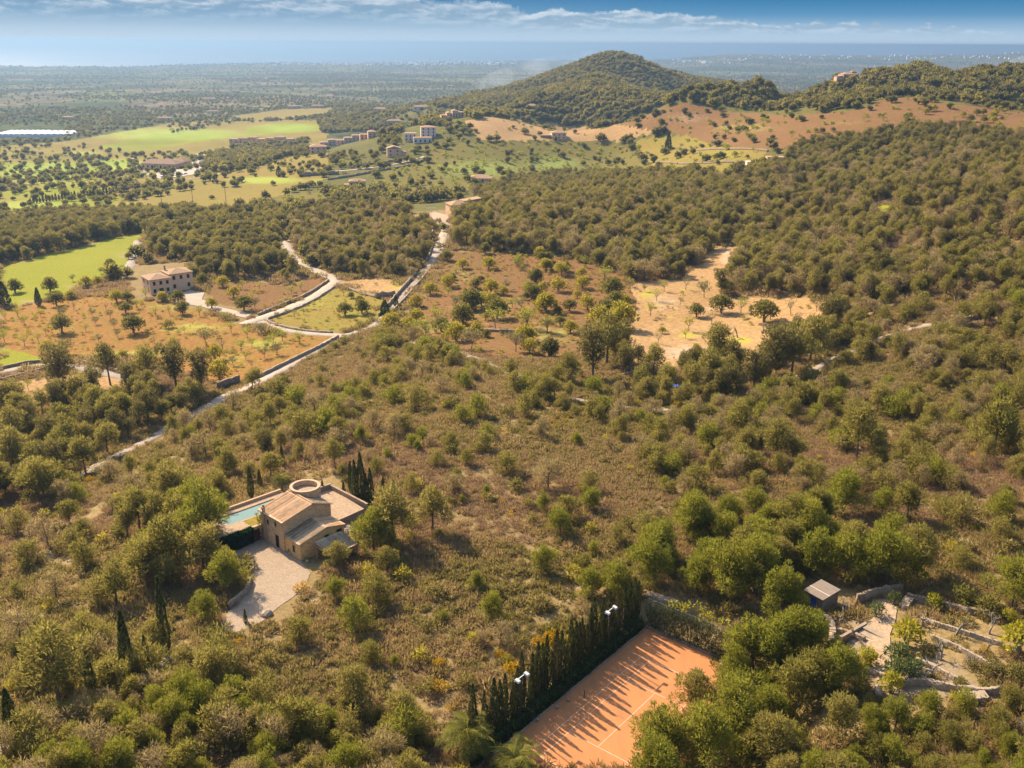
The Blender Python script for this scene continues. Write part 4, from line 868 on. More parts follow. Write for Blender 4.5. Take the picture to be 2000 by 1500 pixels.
gx = blobs(qp[:, 0], qp[:, 1], [(1070,815,70,24,.35),(1010,800,60,20,.2),(960,1320,80,40,.12),(870,1400,50,40,.12),(1090,1000,120,40,.08),(700,740,60,30,.12),(1850,900,60,30,.1),(230,960,60,20,.06),(1500,1000,300,60,.03),(800,1200,200,80,.03)])
ix = np.where(rng.random(len(PP)) < gx, 7, ix); ix = np.where((rng.random(len(PP)) < 0.05), 8, ix)
print('heath', len(PP))
scatter('scrub_heath', PP, rng.random(len(PP))*6.28, sc, ix, HEATH+GORSE+DRY, 'low brown and olive heath covering the open scrub hill')

# dry tufts and weeds in the fields
P, q = jitter(200, 440, 1.9); fld = infield(q[:, 0], q[:, 1]); nm_ = np.array([f[0] for f in FIELDS]+['']); fn = nm_[fld]
m = (fld >= 0) & ~near_lane(P[:, 0], P[:, 1], .4) & (q[:, 0] > -40) & (q[:, 0] < 2040) & (rng.random(len(P)) < np.where(fn == 'slope_orchard', .5, np.where((fn == 'golf_fairway') | (fn == 'green_strip'), .0, np.where(fn == 'tan_field', .06, .2)))*(.4+1.2*(np.sin(P[:, 0]/9+1)*np.sin(P[:, 1]/12+np.sin(P[:, 0]/23)) > 0)))
n_ = int(m.sum()); scatter('field_weeds', P[m], rng.random(n_)*6, rng.uniform(.25, .75, n_), np.where(rng.random(n_) < .5, 2, rng.integers(0, 2, n_)), [HEATH[4], BUSH_B[0], DRY[0]], 'dry tufts and weeds in the orchard fields')
print('weeds', n_)
# loose pale stones lying about in the scrub
P, q = jitter(58, 240, 3.4); m = ~kept(q[:, 0], q[:, 1]) & (infield(q[:, 0], q[:, 1]) < 0) & (q[:, 1] < 1560) & (rng.random(len(P)) < .10+.5*np.clip(blobs(q[:, 0], q[:, 1], BARE), 0, 1)+.25*(np.sin(P[:, 0]/15+1)*np.sin(P[:, 1]/11) > .75))
def stone_bit(seed):
    bm = bmesh.new(); bmesh.ops.create_icosphere(bm, subdivisions=1, radius=.5); g = np.random.default_rng(seed)
    for v in bm.verts: v.co *= 1+g.normal()*.16; v.co.z *= .5
    me = bpy.data.meshes.new('stone'); bm.to_mesh(me); bm.free(); me.materials.append(MATS['limestone']); return me
n_ = int(m.sum()); scatter('scrub_stones', P[m], rng.random(n_)*6, rng.uniform(.4, 1.3, n_), rng.integers(0, 3, n_), [stone_bit(s) for s in (1, 2, 3)], 'loose pale stones lying about in the scrub')

# bushes one can count
BUSHES = []
P, q = jitter(58, 330, 2.4); fld = infield(q[:, 0], q[:, 1]); zz = zone_of(q[:, 0], q[:, 1])
m = ~kept(q[:, 0], q[:, 1]) & ~near_lane(P[:, 0], P[:, 1], 1.0) & (fld < 0) & (q[:, 0] > -300) & (q[:, 0] < 2300) & (q[:, 1] < 1700)
m &= rng.random(len(P)) < np.where(zz >= 0, 0.09, 0.11)
for i in np.where(m)[0]: BUSHES.append((rng.choice(['leaf', 'leaf', 'leaf', 'bright', 'dark']), P[i], rng.uniform(.45, 1.25)))
for x, y, k in [(1118,1130,'bright'),(720,1130,'bright'),(785,1135,'bright'),(330,640,'dark'),(480,1110,'leaf'),(455,1140,'leaf'),(1055,1190,'leaf'),(850,1165,'leaf'),(1880,1180,'dark'),(1930,1200,'dark'),(1965,1080,'leaf')]: BUSHES.append((k, at([x], [y])[0], 1.4))
bp = np.array([b[1] for b in BUSHES]); bq = pix(bp); app = np.array([b[2] for b in BUSHES])/bq[:, 2]; app[(bq[:, 0] < 0) | (bq[:, 0] > 2000) | (bq[:, 1] > 1505)] = 0; order = np.argsort(-app); ind = set(order[:290]); rest = []
BK = {'leaf': (BUSH, 'olive green round bush'), 'bright': (BUSH_B, 'yellow green bush'), 'dark': (BUSH_D, 'dark green bush')}
def side_of(px, py): return 'left flank' if px < 480 else ('around the house' if px < 800 else ('left of the court' if py > 950 and px < 1280 else ('hill above the house' if px < 1200 else 'right half scrub')))
for k, (kd, p, s) in enumerate(BUSHES):
    L_, lk = BK[kd]; j = int(rng.integers(len(L_))); rz = float(rng.random()*6.28)
    if k in ind:
        w = side_of(bq[k, 0], bq[k, 1]); plant('bush', L_[j], (p[0], p[1], p[2]-.1), rz, s, lk+' >> '+w, 'bush', lk+'es, '+w)
    else: rest.append((p, rz, s, {'leaf': 0, 'bright': len(BUSH), 'dark': len(BUSH)+len(BUSH_B)}[kd]+j))
scatter('undergrowth', [r[0] for r in rest], [r[1] for r in rest], [r[2] for r in rest], [r[3] for r in rest], BUSH+BUSH_B+BUSH_D, 'bushes scattered between the pines')

# ------------------------------------------------------------------ orchard trees, read off the photograph
SHORTF = {0:'fairway edge',1:'orange orchard',2:'green strip',3:'field below the lane',4:'field beside the villa',5:'three cornered field',6:'tan terrace',7:'brown orchard slope',8:'pale tan field',9:'far orange field',10:'slope below the hill',11:'ochre terraced field',12:'upper green orchard',13:'driving range',14:'golf hole',15:'golf hole',16:'golf hole',17:'long golf hole',18:'far fairway',19:'narrow far golf hole',20:'far tan field',21:'small green orchard',22:'forest clearing',23:'golf rough',-1:'villa grounds'}
OT = {'a': (ALMOND, 'almond_tree', 'almond tree', 'bright green almond tree'), 't': (ALMOND_THIN, 'almond_tree', 'almond tree', 'nearly bare almond tree'), 'o': (OLIVE, 'olive_tree', 'olive tree', 'grey green olive tree'),
      'c': (CAROB, 'carob_tree', 'carob tree', 'dark round carob tree'), 'b': (BRIGHT_OAK, 'oak_tree', 'tree', 'bright green round tree'), 'x': (BARE_T, 'bare_tree', 'bare tree', 'leafless tree')}
O1 = [('a',35,915,1),('a',160,950,1.1),('a',265,893,.9),('o',400,905,1.2),('c',330,735,1.5),('c',370,825,1.5),('c',405,1000,1.5),('o',430,1135,1.5),('b',310,1130,1.1),('a',160,1085,1.2),('a',30,1060,1.2),('t',480,850,1),('t',590,860,1),('t',690,850,.9),('o',600,893,.8),('o',625,945,.8),('o',720,910,.9),
 ('o',745,970,.8),('o',765,1030,.8),('c',870,1000,1.6),('a',890,840,1),('a',1015,893,1),('t',1105,880,1),('o',645,1065,.9),('t',1005,1070,.8),('a',1125,1088,1),('a',1300,890,1),('o',1345,1080,1.6),('t',1415,1030,.8),('a',1505,1000,1.1),('t',1450,1105,1.2),('a',1570,1118,1.2),('a',1610,1035,1.1),('o',1700,1025,1.3),('a',1840,1055,1.2),
 ('a',1950,1070,1.2),('a',1640,1092,.8),('o',1800,1145,1.2),('a',1600,1175,.8),('o',1720,1165,1.1),('o',1520,1212,.8),('t',1640,1225,.6),('b',1430,1305,1.5),('b',1400,1180,1.3),('c',1190,878,1.1),('c',820,872,1.1),('b',760,800,1.2),('c',830,800,1.1),('a',950,772,1.1),('b',1060,792,1.0),('c',1160,802,1.2),('b',1380,842,1.1),('c',1590,855,1.4),('o',1660,845,1.2),
 ('a',40,1412,1),('a',185,1372,.9),('t',190,1452,.8),('a',40,1492,1.1),('a',1580,712,.9),('a',1690,722,.9),('a',1900,752,1.0),('a',1960,722,1.0),('a',1645,782,.8),('o',475,665,.9),('o',660,615,.8),('o',690,672,.9),('c',720,585,1.1),('c',840,522,.9),('t',800,590,.8),('a',120,900,1.1),('a',250,1060,.9),('a',560,990,.7),('t',1200,1000,.7),('a',1470,920,.9),('a',20,790,1.3),('b',560,700,1.2),('b',640,690,1.1),('b',1450,700,1.2),('b',1520,770,1.2),
 ('c',1320,690,1.2),('c',1260,640,1.2),('c',100,740,1.4),('o',1870,885,.7),('o',1800,900,.6),('b',460,780,1.0),('a',1780,1070,1.0),('a',1740,1105,.9),('b',800,1165,.7),('a',300,1010,.8)]
O2 = [('b',1345,583,.9),('b',1515,585,1.1),('a',1705,582,1),('b',1890,592,1),('a',1300,622,.8),('b',1250,703,1.1),('c',1430,713,.8),('b',1530,742,1.1),('o',1630,722,.9),('c',1815,673,1),('c',1400,845,1.5),('o',1300,842,1.1),('b',1530,832,1.1),('c',1790,762,1),('b',1880,855,1.2),('o',1730,852,1),('c',1570,905,1.4),('c',1345,945,1.3),('b',1040,832,1),('b',1045,932,1),
 ('a',1185,952,1.3),('b',880,975,1.2),('a',1040,1012,1.1),('a',1105,1025,1.4),('a',1240,1022,1),('b',1305,1053,1.2),('b',1435,1015,.9),('a',1560,980,1.5),('a',1770,975,1.6),('a',1895,1002,1.2),('b',1740,1053,1.1),('o',1400,1112,1.5),('o',1690,1122,1.3),('b',1780,1132,.9),('c',1920,1152,1),('c',1500,1030,.5),('c',620,775,.5),('c',580,885,.9),('c',690,875,1),('t',570,760,.7),('t',250,900,.7),('t',310,880,.6),('c',675,800,.5)]
O3 = [('o',30,403,1),('b',220,425,1),('c',160,505,1),('b',320,455,1.1),('b',300,563,1.1),('a',470,405,1),('a',600,505,1.4),('b',460,545,1),('c',130,612,1),('b',220,693,1.3),('c',375,692,.9),('b',490,683,1),('c',650,605,1.5),('c',670,655,1),('c',620,722,1.1),('b',570,805,1.5),('b',710,805,1.7),('a',90,803,1.5),('b',105,893,1),('o',230,833,1.1),('b',380,833,.9),('a',990,563,.9),('t',1130,553,1.3),
 ('o',1250,605,1.3),('t',1095,653,.8),('a',940,625,.9),('a',900,725,1.0),('t',950,903,.9),('c',1200,728,.9),('c',1360,705,1.3),('c',1640,765,1.5),('a',1490,703,1.1),('t',1815,713,1.2),('x',1470,865,1.1),('a',1150,823,1),('o',860,563,.6),('c',240,985,1.0),('x',1630,840,1.1),('t',1980,693,.9),('t',1300,770,1.0),('a',1130,870,.7)]
ORCH = [(k, x*.3, 350+y*.3, s) for k, x, y, s in O1]+[(k, 500+x*.3, 350+y*.3, s*1.28) for k, x, y, s in O2]+[(k, 1000+x*.3, 400+y*.3, s*1.28) for k, x, y, s in O3]
# thin lines of trees farther up, set out in the fields' own rows
P, q = jitter(290, 1300, 6.0); fld = infield(q[:, 0], q[:, 1]); far_or = []
names = [f[0] for f in FIELDS]
for i in range(len(P)):
    if fld[i] < 0: continue
    dsh = FARFIELDS.get(names[fld[i]])
    if dsh and rng.random() < dsh[0]*36/1000: far_or.append((('c' if rng.random() < dsh[1] else ('a' if rng.random() < .6 else 'b')), P[i], rng.uniform(.55, 1.25)))
op = at([o[1] for o in ORCH], [o[2] for o in ORCH])
for (k, x, y, s), p in zip(ORCH, op):
    L_, nm, ct, lk = OT[k]; f = int(infield(np.array([x]), np.array([y]))[0])
    w = FIELDS[f][3] if f >= 0 else ('grounds of the two storey villa' if x < 520 else 'strip of scrub below the brown orchard slope')
    j = int(rng.integers(len(L_))); plant(nm, L_[j], (p[0], p[1], p[2]-.05), float(rng.random()*6.28), s*(.94+.12*rng.random()), lk+' >> '+SHORTF[f], ct, lk+'s: '+w)
fo = np.array([f[1] for f in far_or]); fq = pix(fo); big = set(np.argsort(fq[:, 2])[:150]); rest = []
for k, (kd, p, s) in enumerate(far_or):
    L_, nm, ct, lk = OT[kd]; j = int(rng.integers(len(L_)))
    if k in big and 0 < fq[k, 0] < 2000:
        w = FIELDS[int(infield(fq[k:k+1, 0], fq[k:k+1, 1])[0])][3]; plant(nm, L_[j], tuple(p), float(rng.random()*6), s, lk+' >> '+SHORTF[int(infield(fq[k:k+1, 0], fq[k:k+1, 1])[0])], ct, lk+'s: '+w)
    else: rest.append((p, rng.random()*6, s, {'c': 3, 'a': 4, 'b': 4}[kd]))
# ------------------------------------------------------------------ far woods and hedgerows
FT = FAR_TREE+FAR_LIGHT; acc = [(r[0], r[1], r[2]*.9, r[3]) for r in rest]
P, q = jitter(420, 2400, 7.0); inside = np.zeros(len(P)); fld = infield(q[:, 0], q[:, 1]); kp = kept(q[:, 0], q[:, 1]); z5 = zone_of(q[:, 0], q[:, 1])
for poly, dens, dark in FARWOODS: inside = np.maximum(inside, inpoly(q[:, 0], q[:, 1], poly)*dens)
# around the hills every slope is wooded, elsewhere scattered trees
hill = ((P[:, 2] > CAMZ-95) & (np.hypot(P[:, 0], P[:, 1]) > 1000))*19.0
base = np.where(np.hypot(P[:, 0], P[:, 1]) > 1000, 6.5, 11.0)*(0.3+1.4*(np.sin(P[:, 0]/47+np.sin(P[:, 1]/90))*np.sin(P[:, 1]/61)*.5+.5))
dens = np.where((inside > 0) & (fld >= 0), inside*.8, np.maximum(np.maximum(inside, hill), base)); m = (rng.random(len(P)) < dens/1000*49) & ((fld < 0) | ((fld == len(FIELDS)-1) & (inside > 0))) & ~kp & (z5 < 0)
for i in np.where(m)[0]:
    dk = inside[i] >= 8 or hill[i] > 0
    acc.append((P[i], rng.random()*6, rng.uniform(.75, 1.35)*(1.15 if dk else .9), int(rng.integers(0, 4)) if (dk or rng.random() < .6) else int(rng.integers(4, 6))))
P, q = jitter(2400, 6000, 17.0); nz = np.sin(P[:, 0]/310+2*np.sin(P[:, 1]/420))*np.sin(P[:, 1]/230+np.sin(P[:, 0]/500))
m = (P[:, 2] > 3) & (rng.random(len(P)) < np.where(nz > 0.06, .75, .09))
for i in np.where(m)[0]: acc.append((P[i], rng.random()*6, rng.uniform(.6, 1.25), int(rng.integers(0, 5))))
P, q = jitter(6000, 9600, 60.0); m = (P[:, 2] > 4) & (rng.random(len(P)) < .6)
for i in np.where(m)[0]: acc.append((P[i], rng.random()*6, rng.uniform(.8, 1.5), int(rng.integers(0, 4))))
print('far trees', len(acc))
scatter('distant_trees', [a[0] for a in acc], [a[1] for a in acc], [a[2] for a in acc], [a[3] for a in acc], FT, 'trees of the far plain, hedgerows and wooded hills')
# ------------------------------------------------------------------ building helpers
def roof_sheet(name, p0, p1, p2, p3, mat, parent, pitch=0.26, rows=12, amp=0.032, th=0.06, seed=3):
    """a plane of barrel tiles: rounded rows running up the slope from the eave p0-p1 to the ridge p3-p2, each course lapping the next"""
    g = np.random.default_rng(seed); p0, p1, p2, p3 = (np.array(p, float) for p in (p0, p1, p2, p3))
    wv = max(3, int(np.linalg.norm(p1-p0)/pitch)); cs = wv*4; tn = []; nrm = unit(np.cross(p1-p0, p3-p0))
    if nrm[2] < 0: nrm = -nrm
    V = []; jt = .5+g.normal(size=wv+1)*.2; jr = g.normal(size=(rows+1, wv+1))*.13; jit = g.normal(size=(rows+1, wv+1))*0.012
    for r in range(rows+1):
        f = r/rows
        for lap in ((0.0, 0.03) if 0 < r < rows else ((0.03,) if r == 0 else (0.0,))):
            for c in range(cs+1):
                s = c/cs; q = (p0*(1-s)+p1*s)*(1-f)+(p3*(1-s)+p2*s)*f
                tn.append(jt[c//4]+jr[r, c//4]); V.append(q+nrm*(amp*math.sin(PI*((c/2.0) % 2))*(1 if (c//2) % 2 == 0 else 0.6)+lap+jit[min(r, rows), c//4]))
    n = cs+1; L = len(V)//n; F = [(i*n+j, i*n+j+1, (i+1)*n+j+1, (i+1)*n+j) for i in range(L-1) for j in range(cs)]
    b = len(V); V += [p-nrm*th for p in (p0, p1, p2, p3)]; F += [(b+3, b+2, b+1, b), (b, b+1, cs, 0), (b+2, b+3, (L-1)*n, L*n-1), (b+1, b+2, L*n-1, cs), (b+3, b, 0, (L-1)*n)]
    me = mesh(name, V, F, mat, np.clip(tn+[.5]*4, 0, 1)); return link(name, me, parent)
def solid(m, poly, y0, y1):
    """extrude a polygon (x, z) from y0 to y1"""
    n = len(poly); V = [(x, y0, z) for x, z in poly]+[(x, y1, z) for x, z in poly]
    return m.add(V, [tuple(range(n)), tuple(range(2*n-1, n-1, -1))]+[(i, n+i, n+(i+1) % n, (i+1) % n) for i in range(n)])
_WIN = {}
def window(parent, face, a, b, off, w=0.8, h=1.1, frame='pale_stone_trim', pane='dark_opening', name='window', fw=0.12):
    """window on a wall: face '-x','+x','-y','+y' at distance off, centre a along the wall, b = sill height"""
    key = (w, h, frame, pane, name, fw)
    if key not in _WIN:
        f = MB(); f.box(-w/2-fw, w/2+fw, -.05, .06, -fw, 0).box(-w/2-fw, w/2+fw, -.05, .05, h, h+fw).box(-w/2-fw, -w/2, -.05, .045, 0, h).box(w/2, w/2+fw, -.05, .045, 0, h)
        p = MB(); p.box(-w/2, w/2, -.05, .012, 0, h); _WIN[key] = (f.mesh(name, frame), p.mesh('pane' if name == 'window' else 'door_leaf', pane))
    fm, pm = _WIN[key]; rz = {'-y': PI, '+y': 0, '-x': PI/2, '+x': -PI/2}[face]
    loc = (a, off, b) if face in ('-y', '+y') else (off, a, b)
    o = link(name, fm, parent, loc, rz); link('pane' if name == 'window' else 'door_leaf', pm, o); return o
def hip(m, x0, x1, y0, y1, z0, z1, ov=0.35):
    x0 -= ov; x1 += ov; y0 -= ov; y1 += ov; w, d = x1-x0, y1-y0
    if w >= d: a, b = (x0+d/2, (y0+y1)/2, z1), (x1-d/2, (y0+y1)/2, z1)
    else: a, b = ((x0+x1)/2, y0+w/2, z1), ((x0+x1)/2, y1-w/2, z1)
    V = [(x0,y0,z0),(x1,y0,z0),(x1,y1,z0),(x0,y1,z0),a,b,(x0,y0,z0-.15),(x1,y0,z0-.15),(x1,y1,z0-.15),(x0,y1,z0-.15)]
    F = [(0,1,5,4),(1,2,5),(2,3,4,5),(3,0,4)] if w >= d else [(0,1,4),(1,2,5,4),(2,3,5),(3,0,4,5)]
    return m.add(V, F+[(6,7,1,0),(7,8,2,1),(8,9,3,2),(9,6,0,3),(9,8,7,6)])

# ------------------------------------------------------------------ the stone house below the camera (x along its long wall, y along its front)
house = empty('stone_house', HA, HYAW)
tag(house, 'old stone house with tiled gable roof and round roofless tower beside a pool', 'house')
m = MB(); solid(m, [(0, -.4), (9.2, -.4), (9.2, 5.25), (5.7, 6.5), (0, 5.2)], 0, 6.5); m.obj('wall', 'house_stone', house)
roof_sheet('roof', (-.3, 6.75, 5.2), (-.3, -.22, 5.2), (5.72, -.22, 6.62), (5.72, 6.75, 6.62), 'roof_tile', house, 0.36, 12)
roof_sheet('roof', (9.45, -.22, 5.24), (9.45, 6.75, 5.24), (5.70, 6.75, 6.60), (5.70, -.22, 6.60), 'old_roof_tile', house, 0.27, 9, seed=5)['label'] = 'greyer back slope of the roof'
m = MB(); m.box(5.55, 5.87, -.24, 6.77, 6.60, 6.74); m.obj('ridge_tiles', 'roof_tile', house)
m = MB(); m.box(-.32, -.2, -.24, 6.77, 5.02, 5.13); m.obj('eave_board', 'pale_stone_trim', house)
window(house, '-x', 1.9, 0.0, 0.0, 0.95, 2.25, 'pale_stone_trim', 'dark_opening', 'door'); window(house, '-x', 2.1, 3.75, 0.0, 0.45, 0.75)
window(house, '-x', 4.4, 3.3, 0.0, 0.5, 0.8)
m = MB(); m.box(-.34, .02, 5.0, 5.42, 0, 5.9).box(-.40, .06, 4.94, 5.48, 5.9, 6.15); ch = m.obj('chimney', 'pale_stone_trim', house)
m = MB(); m.box(-.28, 0, 5.08, 5.34, 6.15, 6.5); m.obj('chimney_pot', 'roof_tile', ch)
# annex
m = MB(); solid(m, [(.2, -.4), (8.6, -.4), (8.6, 3.3), (5.3, 4.05), (.2, 2.85)], -4.3, -.003); m.obj('annex_wall', 'annex_stone', house)
roof_sheet('annex_roof', (-.05, .0, 2.86), (-.05, -4.5, 2.86), (5.32, -4.5, 4.15), (5.32, 0, 4.15), 'old_roof_tile', house, 0.36, 10, seed=8)
roof_sheet('annex_roof', (8.85, -4.5, 3.30), (8.85, 0, 3.30), (5.30, 0, 4.13), (5.30, -4.5, 4.13), 'roof_tile', house, 0.27, 8, seed=9)['label'] = 'orange far slope of the annex roof'
window(house, '-x', -2.5, .85, .2, .55, 1.15); window(house, '-y', 5.2, 1.75, -4.3, .8, .95); window(house, '-y', 7.6, 2.15, -4.3, .9, .7)
# round tower
def ring(m, cx, cy, ro, ri, z0, z1, n=32):
    V = []
    for r, z in ((ro, z0), (ro, z1), (ri, z1), (ri, z0)): V += [(cx+r*math.cos(2*PI*k/n), cy+r*math.sin(2*PI*k/n), z) for k in range(n)]
    F = [(a*n+k, a*n+(k+1) % n, ((a+1) % 4)*n+(k+1) % n, ((a+1) % 4)*n+k) for a in range(4) for k in range(n)]
    return m.add(V, F)
m = MB(); ring(m, 8.1, 5.5, 2.5, 2.12, -.3, 6.95); m.obj('tower_wall', 'house_stone', house)
m = MB(); ring(m, 8.1, 5.5, 2.56, 2.06, 6.953, 7.08); m.obj('tower_coping', 'pale_stone_trim', house)
m = MB(); m.prism([(8.1+2.1*math.cos(k*PI/16), 5.5+2.1*math.sin(k*PI/16)) for k in range(32)], 5.6, 6.25); m.obj('tower_floor', 'flagstones', house)
# porch of barrel tiles on posts
roof_sheet('porch_roof', (2.4, -9.6, 2.2), (7.5, -9.6, 2.2), (7.5, -4.9, 2.72), (2.4, -4.9, 2.72), 'porch_tile', house, 0.40, 8, amp=.09, seed=12)
m = MB(); m.box(2.35, 2.5, -9.65, -4.85, 2.06, 2.13).box(7.4, 7.55, -9.65, -4.85, 2.06, 2.13); m.obj('porch_beam', 'pale_stone_trim', house)
for x, y in ((2.55, -9.4), (2.55, -5.3), (7.3, -9.4), (7.3, -5.3)):
    m = MB(); m.box(x-.13, x+.13, y-.13, y+.13, -.3, 2.08); m.obj('porch_post', 'pale_stone_trim', house)
# yard, terraces, pool
def yard(p): return HA+Matrix.Rotation(HYAW, 3, 'Z') @ Vector(p)
def slab(name, pts, z0, z1, mat, label=None, loc=HA, rz=HYAW):
    m = MB(); m.prism(pts, z0, z1); return tag(m.obj(name, mat, None, loc, rz), label, kind='structure')
dp = [onz(x, y, ZH+.03) for x, y in [(447,1083),(470,1073),(505,1053),(545,1040),(556,1074),(588,1096),(606,1119),(597,1142),(572,1166),(543,1186),(512,1214),(470,1232),(436,1244),(430,1222),(446,1194),(474,1168),(488,1150),(480,1125),(462,1106)]]
m = MB(); m.prism([(p.x, p.y) for p in dp], ZH-.4, ZH+.03); tag(m.obj('driveway', 'cobbles'), 'pale cobbled yard in front of the stone house', kind='structure')
slab('terrace', [(-7, 6.92), (9.4, 6.92), (9.4, 10.6), (-7, 10.6)], -.5, 2.1, 'flagstones', 'raised pool terrace behind the clipped hedge')
slab('terrace', [(-7, 14), (9.4, 14), (9.4, 15.4), (-7, 15.4)], -.5, 2.1, 'flagstones', 'far paved edge of the pool')
slab('terrace', [(-7, 10.603), (-3.7, 10.603), (-3.7, 13.997), (-7, 13.997)], -.5, 2.098, 'flagstones', 'near paved end of the pool'); slab('terrace', [(7.2, 10.603), (9.4, 10.603), (9.4, 13.997), (7.2, 13.997)], -.5, 2.098, 'flagstones', 'paved end of the pool behind the house')
tag(MB().box(-3.69, 7.19, 10.61, 13.99, .3, 1.96).obj('pool_water', 'pool_water', None, HA, HYAW), 'pale green swimming pool water behind the stone house', kind='structure')
tag(MB().box(-1.2, 2.6, 7.5, 10.2, 2.1, 2.13).obj('lawn', 'dry_grass', None, HA, HYAW), 'small ochre lawn beside the pool', kind='structure')
slab('terrace', [(9.45, .3), (16.5, .8), (17.2, 11.5), (9.45, 12.5)], -.6, 1.5, 'flagstones', 'paved terrace behind the round tower')
def hedge(name, pts, w, h, mat, dens, L=.28, Wd=.14, seed=1, core='hedge_leaf', wob=0.0):
    """clipped hedge along a line of points: blades all over a dark core"""
    g = np.random.default_rng(seed); V, F, T = [], [], []; b = 0
    for p, q in zip(pts[:-1], pts[1:]):
        p, q = np.array(p), np.array(q); l = np.linalg.norm(q-p); n = int(l*(2*h+w)*dens); s = g.random(n); side = g.random(n)*(2*h+w)
        t = (q-p)/l; nr = np.cross(t, [0, 0, 1]); nr /= np.linalg.norm(nr)
        o = np.where(side < h, -w/2, np.where(side < 2*h, w/2, side-2*h-w/2)); z = np.where(side < h, side, np.where(side < 2*h, side-h, h))
        hw = 1+wob*np.sin(s*l*1.9+seed)*.5+wob*g.normal(size=n)*.25
        P_ = p+(q-p)*s[:, None]+nr*(o*hw)[:, None]+np.array([0, 0, 1.0])*(z*hw)[:, None]
        D = unit(nr*np.where(side < h, -1, np.where(side < 2*h, 1, 0))[:, None]+np.array([0, 0, .5])+g.normal(size=(n, 3))*.5+np.where(side >= 2*h, 1, 0)[:, None]*np.array([0, 0, .7]))
        v, f = blades(P_, D, L*(.5+g.random(n)), Wd*(.6+.8*g.random(n)), g); V.append(v); F.append(f+b); b += len(v); T.append(np.repeat(np.clip(.5+g.normal(size=n)*.2, 0, 1), 4))
        k = w/2*.82; c = [p-nr*k, p+nr*k, q+nr*k, q-nr*k]; zt = np.array([0, 0, h*.88]); V.append(np.array(c+[x+zt for x in c])); F.append(np.array([(0,1,2,3),(4,5,6,7),(0,1,5,4),(1,2,6,5),(2,3,7,6),(3,0,4,7)])+b); b += 8; T.append(np.full(8, .3))
    return link(name, mesh(name, np.concatenate(V), np.concatenate(F), mat, np.concatenate(T)))
hp_ = [yard((-7.2, 6.45, 0)), yard((-1.75, 6.45, 0))]
tag(hedge('hedge', hp_, .8, 2.45, 'hedge_leaf', 130, seed=4), 'tall dark clipped hedge between the cobbled yard and the pool terrace', 'hedge')
gw = empty('garden_wall', yard((-1.7, 6.45, 0)), HYAW); tag(gw, 'short stone wall with dark red door between the hedge and the house', 'wall')
MB().box(0, 1.68, -.2, .2, -.2, 2.5).obj('wall', 'house_stone', gw); MB().box(-.05, 1.69, -.26, .26, 2.503, 2.62).obj('coping', 'pale_stone_trim', gw); window(gw, '-y', .62, 0, -.2, .95, 2.05, 'dark_stone', 'red_wood', 'door', .08)
pw = MB().box(9.5, 17.4, 11.4, 11.8, .5, 2.4).box(16.9, 17.3, .6, 11.4, .5, 2.3).obj('terrace_wall', 'wall_stone', None, HA, HYAW); tag(pw, 'low parapet wall around the paved terrace behind the tower', 'wall')
pw = MB().box(-7.1, 9.5, 15.42, 15.8, -.3, 2.55).obj('terrace_wall', 'pale_stone_trim', None, HA, HYAW); tag(pw, 'long low pale wall on the far side of the pool', 'wall')
iv = leafy('climbing_plant', [((-.25, 6.3+.25*math.sin(k), .8+k*.5), .55) for k in range(8)], 120, .3, .16, 'carob_leaf', 5); tag(link('climbing_plant', iv, None, HA, HYAW), 'green creeper climbing the left corner of the stone house', 'climbing plant')
g5 = np.random.default_rng(55)
def boulder_mesh(seed):
    bm = bmesh.new(); bmesh.ops.create_icosphere(bm, subdivisions=2, radius=1.0); g = np.random.default_rng(seed)
    for v in bm.verts: v.co *= 1+.18*math.sin(v.co.x*3+seed)+.16*math.sin(v.co.y*4+seed*2)+g.normal()*.05; v.co.z *= .6
    me = bpy.data.meshes.new('boulder'); bm.to_mesh(me); bm.free(); me.materials.append(MATS['limestone']); return me
BOULD = [boulder_mesh(s) for s in (1, 2, 3)]
for k in range(14):
    p = yard((9.6+4.5*g5.random(), -3.8+3.6*g5.random(), .1)); tag(link('boulder', BOULD[k % 3], None, p, g5.random()*6, .35+.45*g5.random()), 'pale boulder >> annex rockery', 'boulder', 'boulders in the rockery behind the annex')
tag(link('boulder', BOULD[0], None, onz(520, 1201, ZH), .4, 1.0), 'large pale boulder at the lower edge of the cobbled yard', 'boulder')
for i, (x, y, s) in enumerate(((592, 1092, .26), (600, 1098, .3), (566, 1082, .28))):
    pt = empty('flower_pot', onz(x, y, ZH)); tag(pt, ('white flower pot below the annex window', 'white flower pot at the corner of the annex', 'white flower pot nearest the front door')[i], 'flower pot', 'flower pots along the front of the annex')
    m = MB(); m.tube([(0, 0, 0), (0, 0, s*1.2)], [s*.55, s*.8], 10); m.obj('pot', 'white_plaster', pt); link('plant', leafy('plant', [((0, 0, s*1.9), s*1.1)], 600, .18, .1, 'bush_leaf', i), pt)
gb = leafy('flower_bush', [((0, 0, .5), .8), ((.5, .5, .5), .7), ((-.6, -.3, .4), .6)], 130, .25, .14, 'gorse_flower', 8); tag(link('flower_bush', gb, None, onz(588, 1152, ZH), 0), 'orange flowering bush on the right edge of the cobbled yard', 'bush')

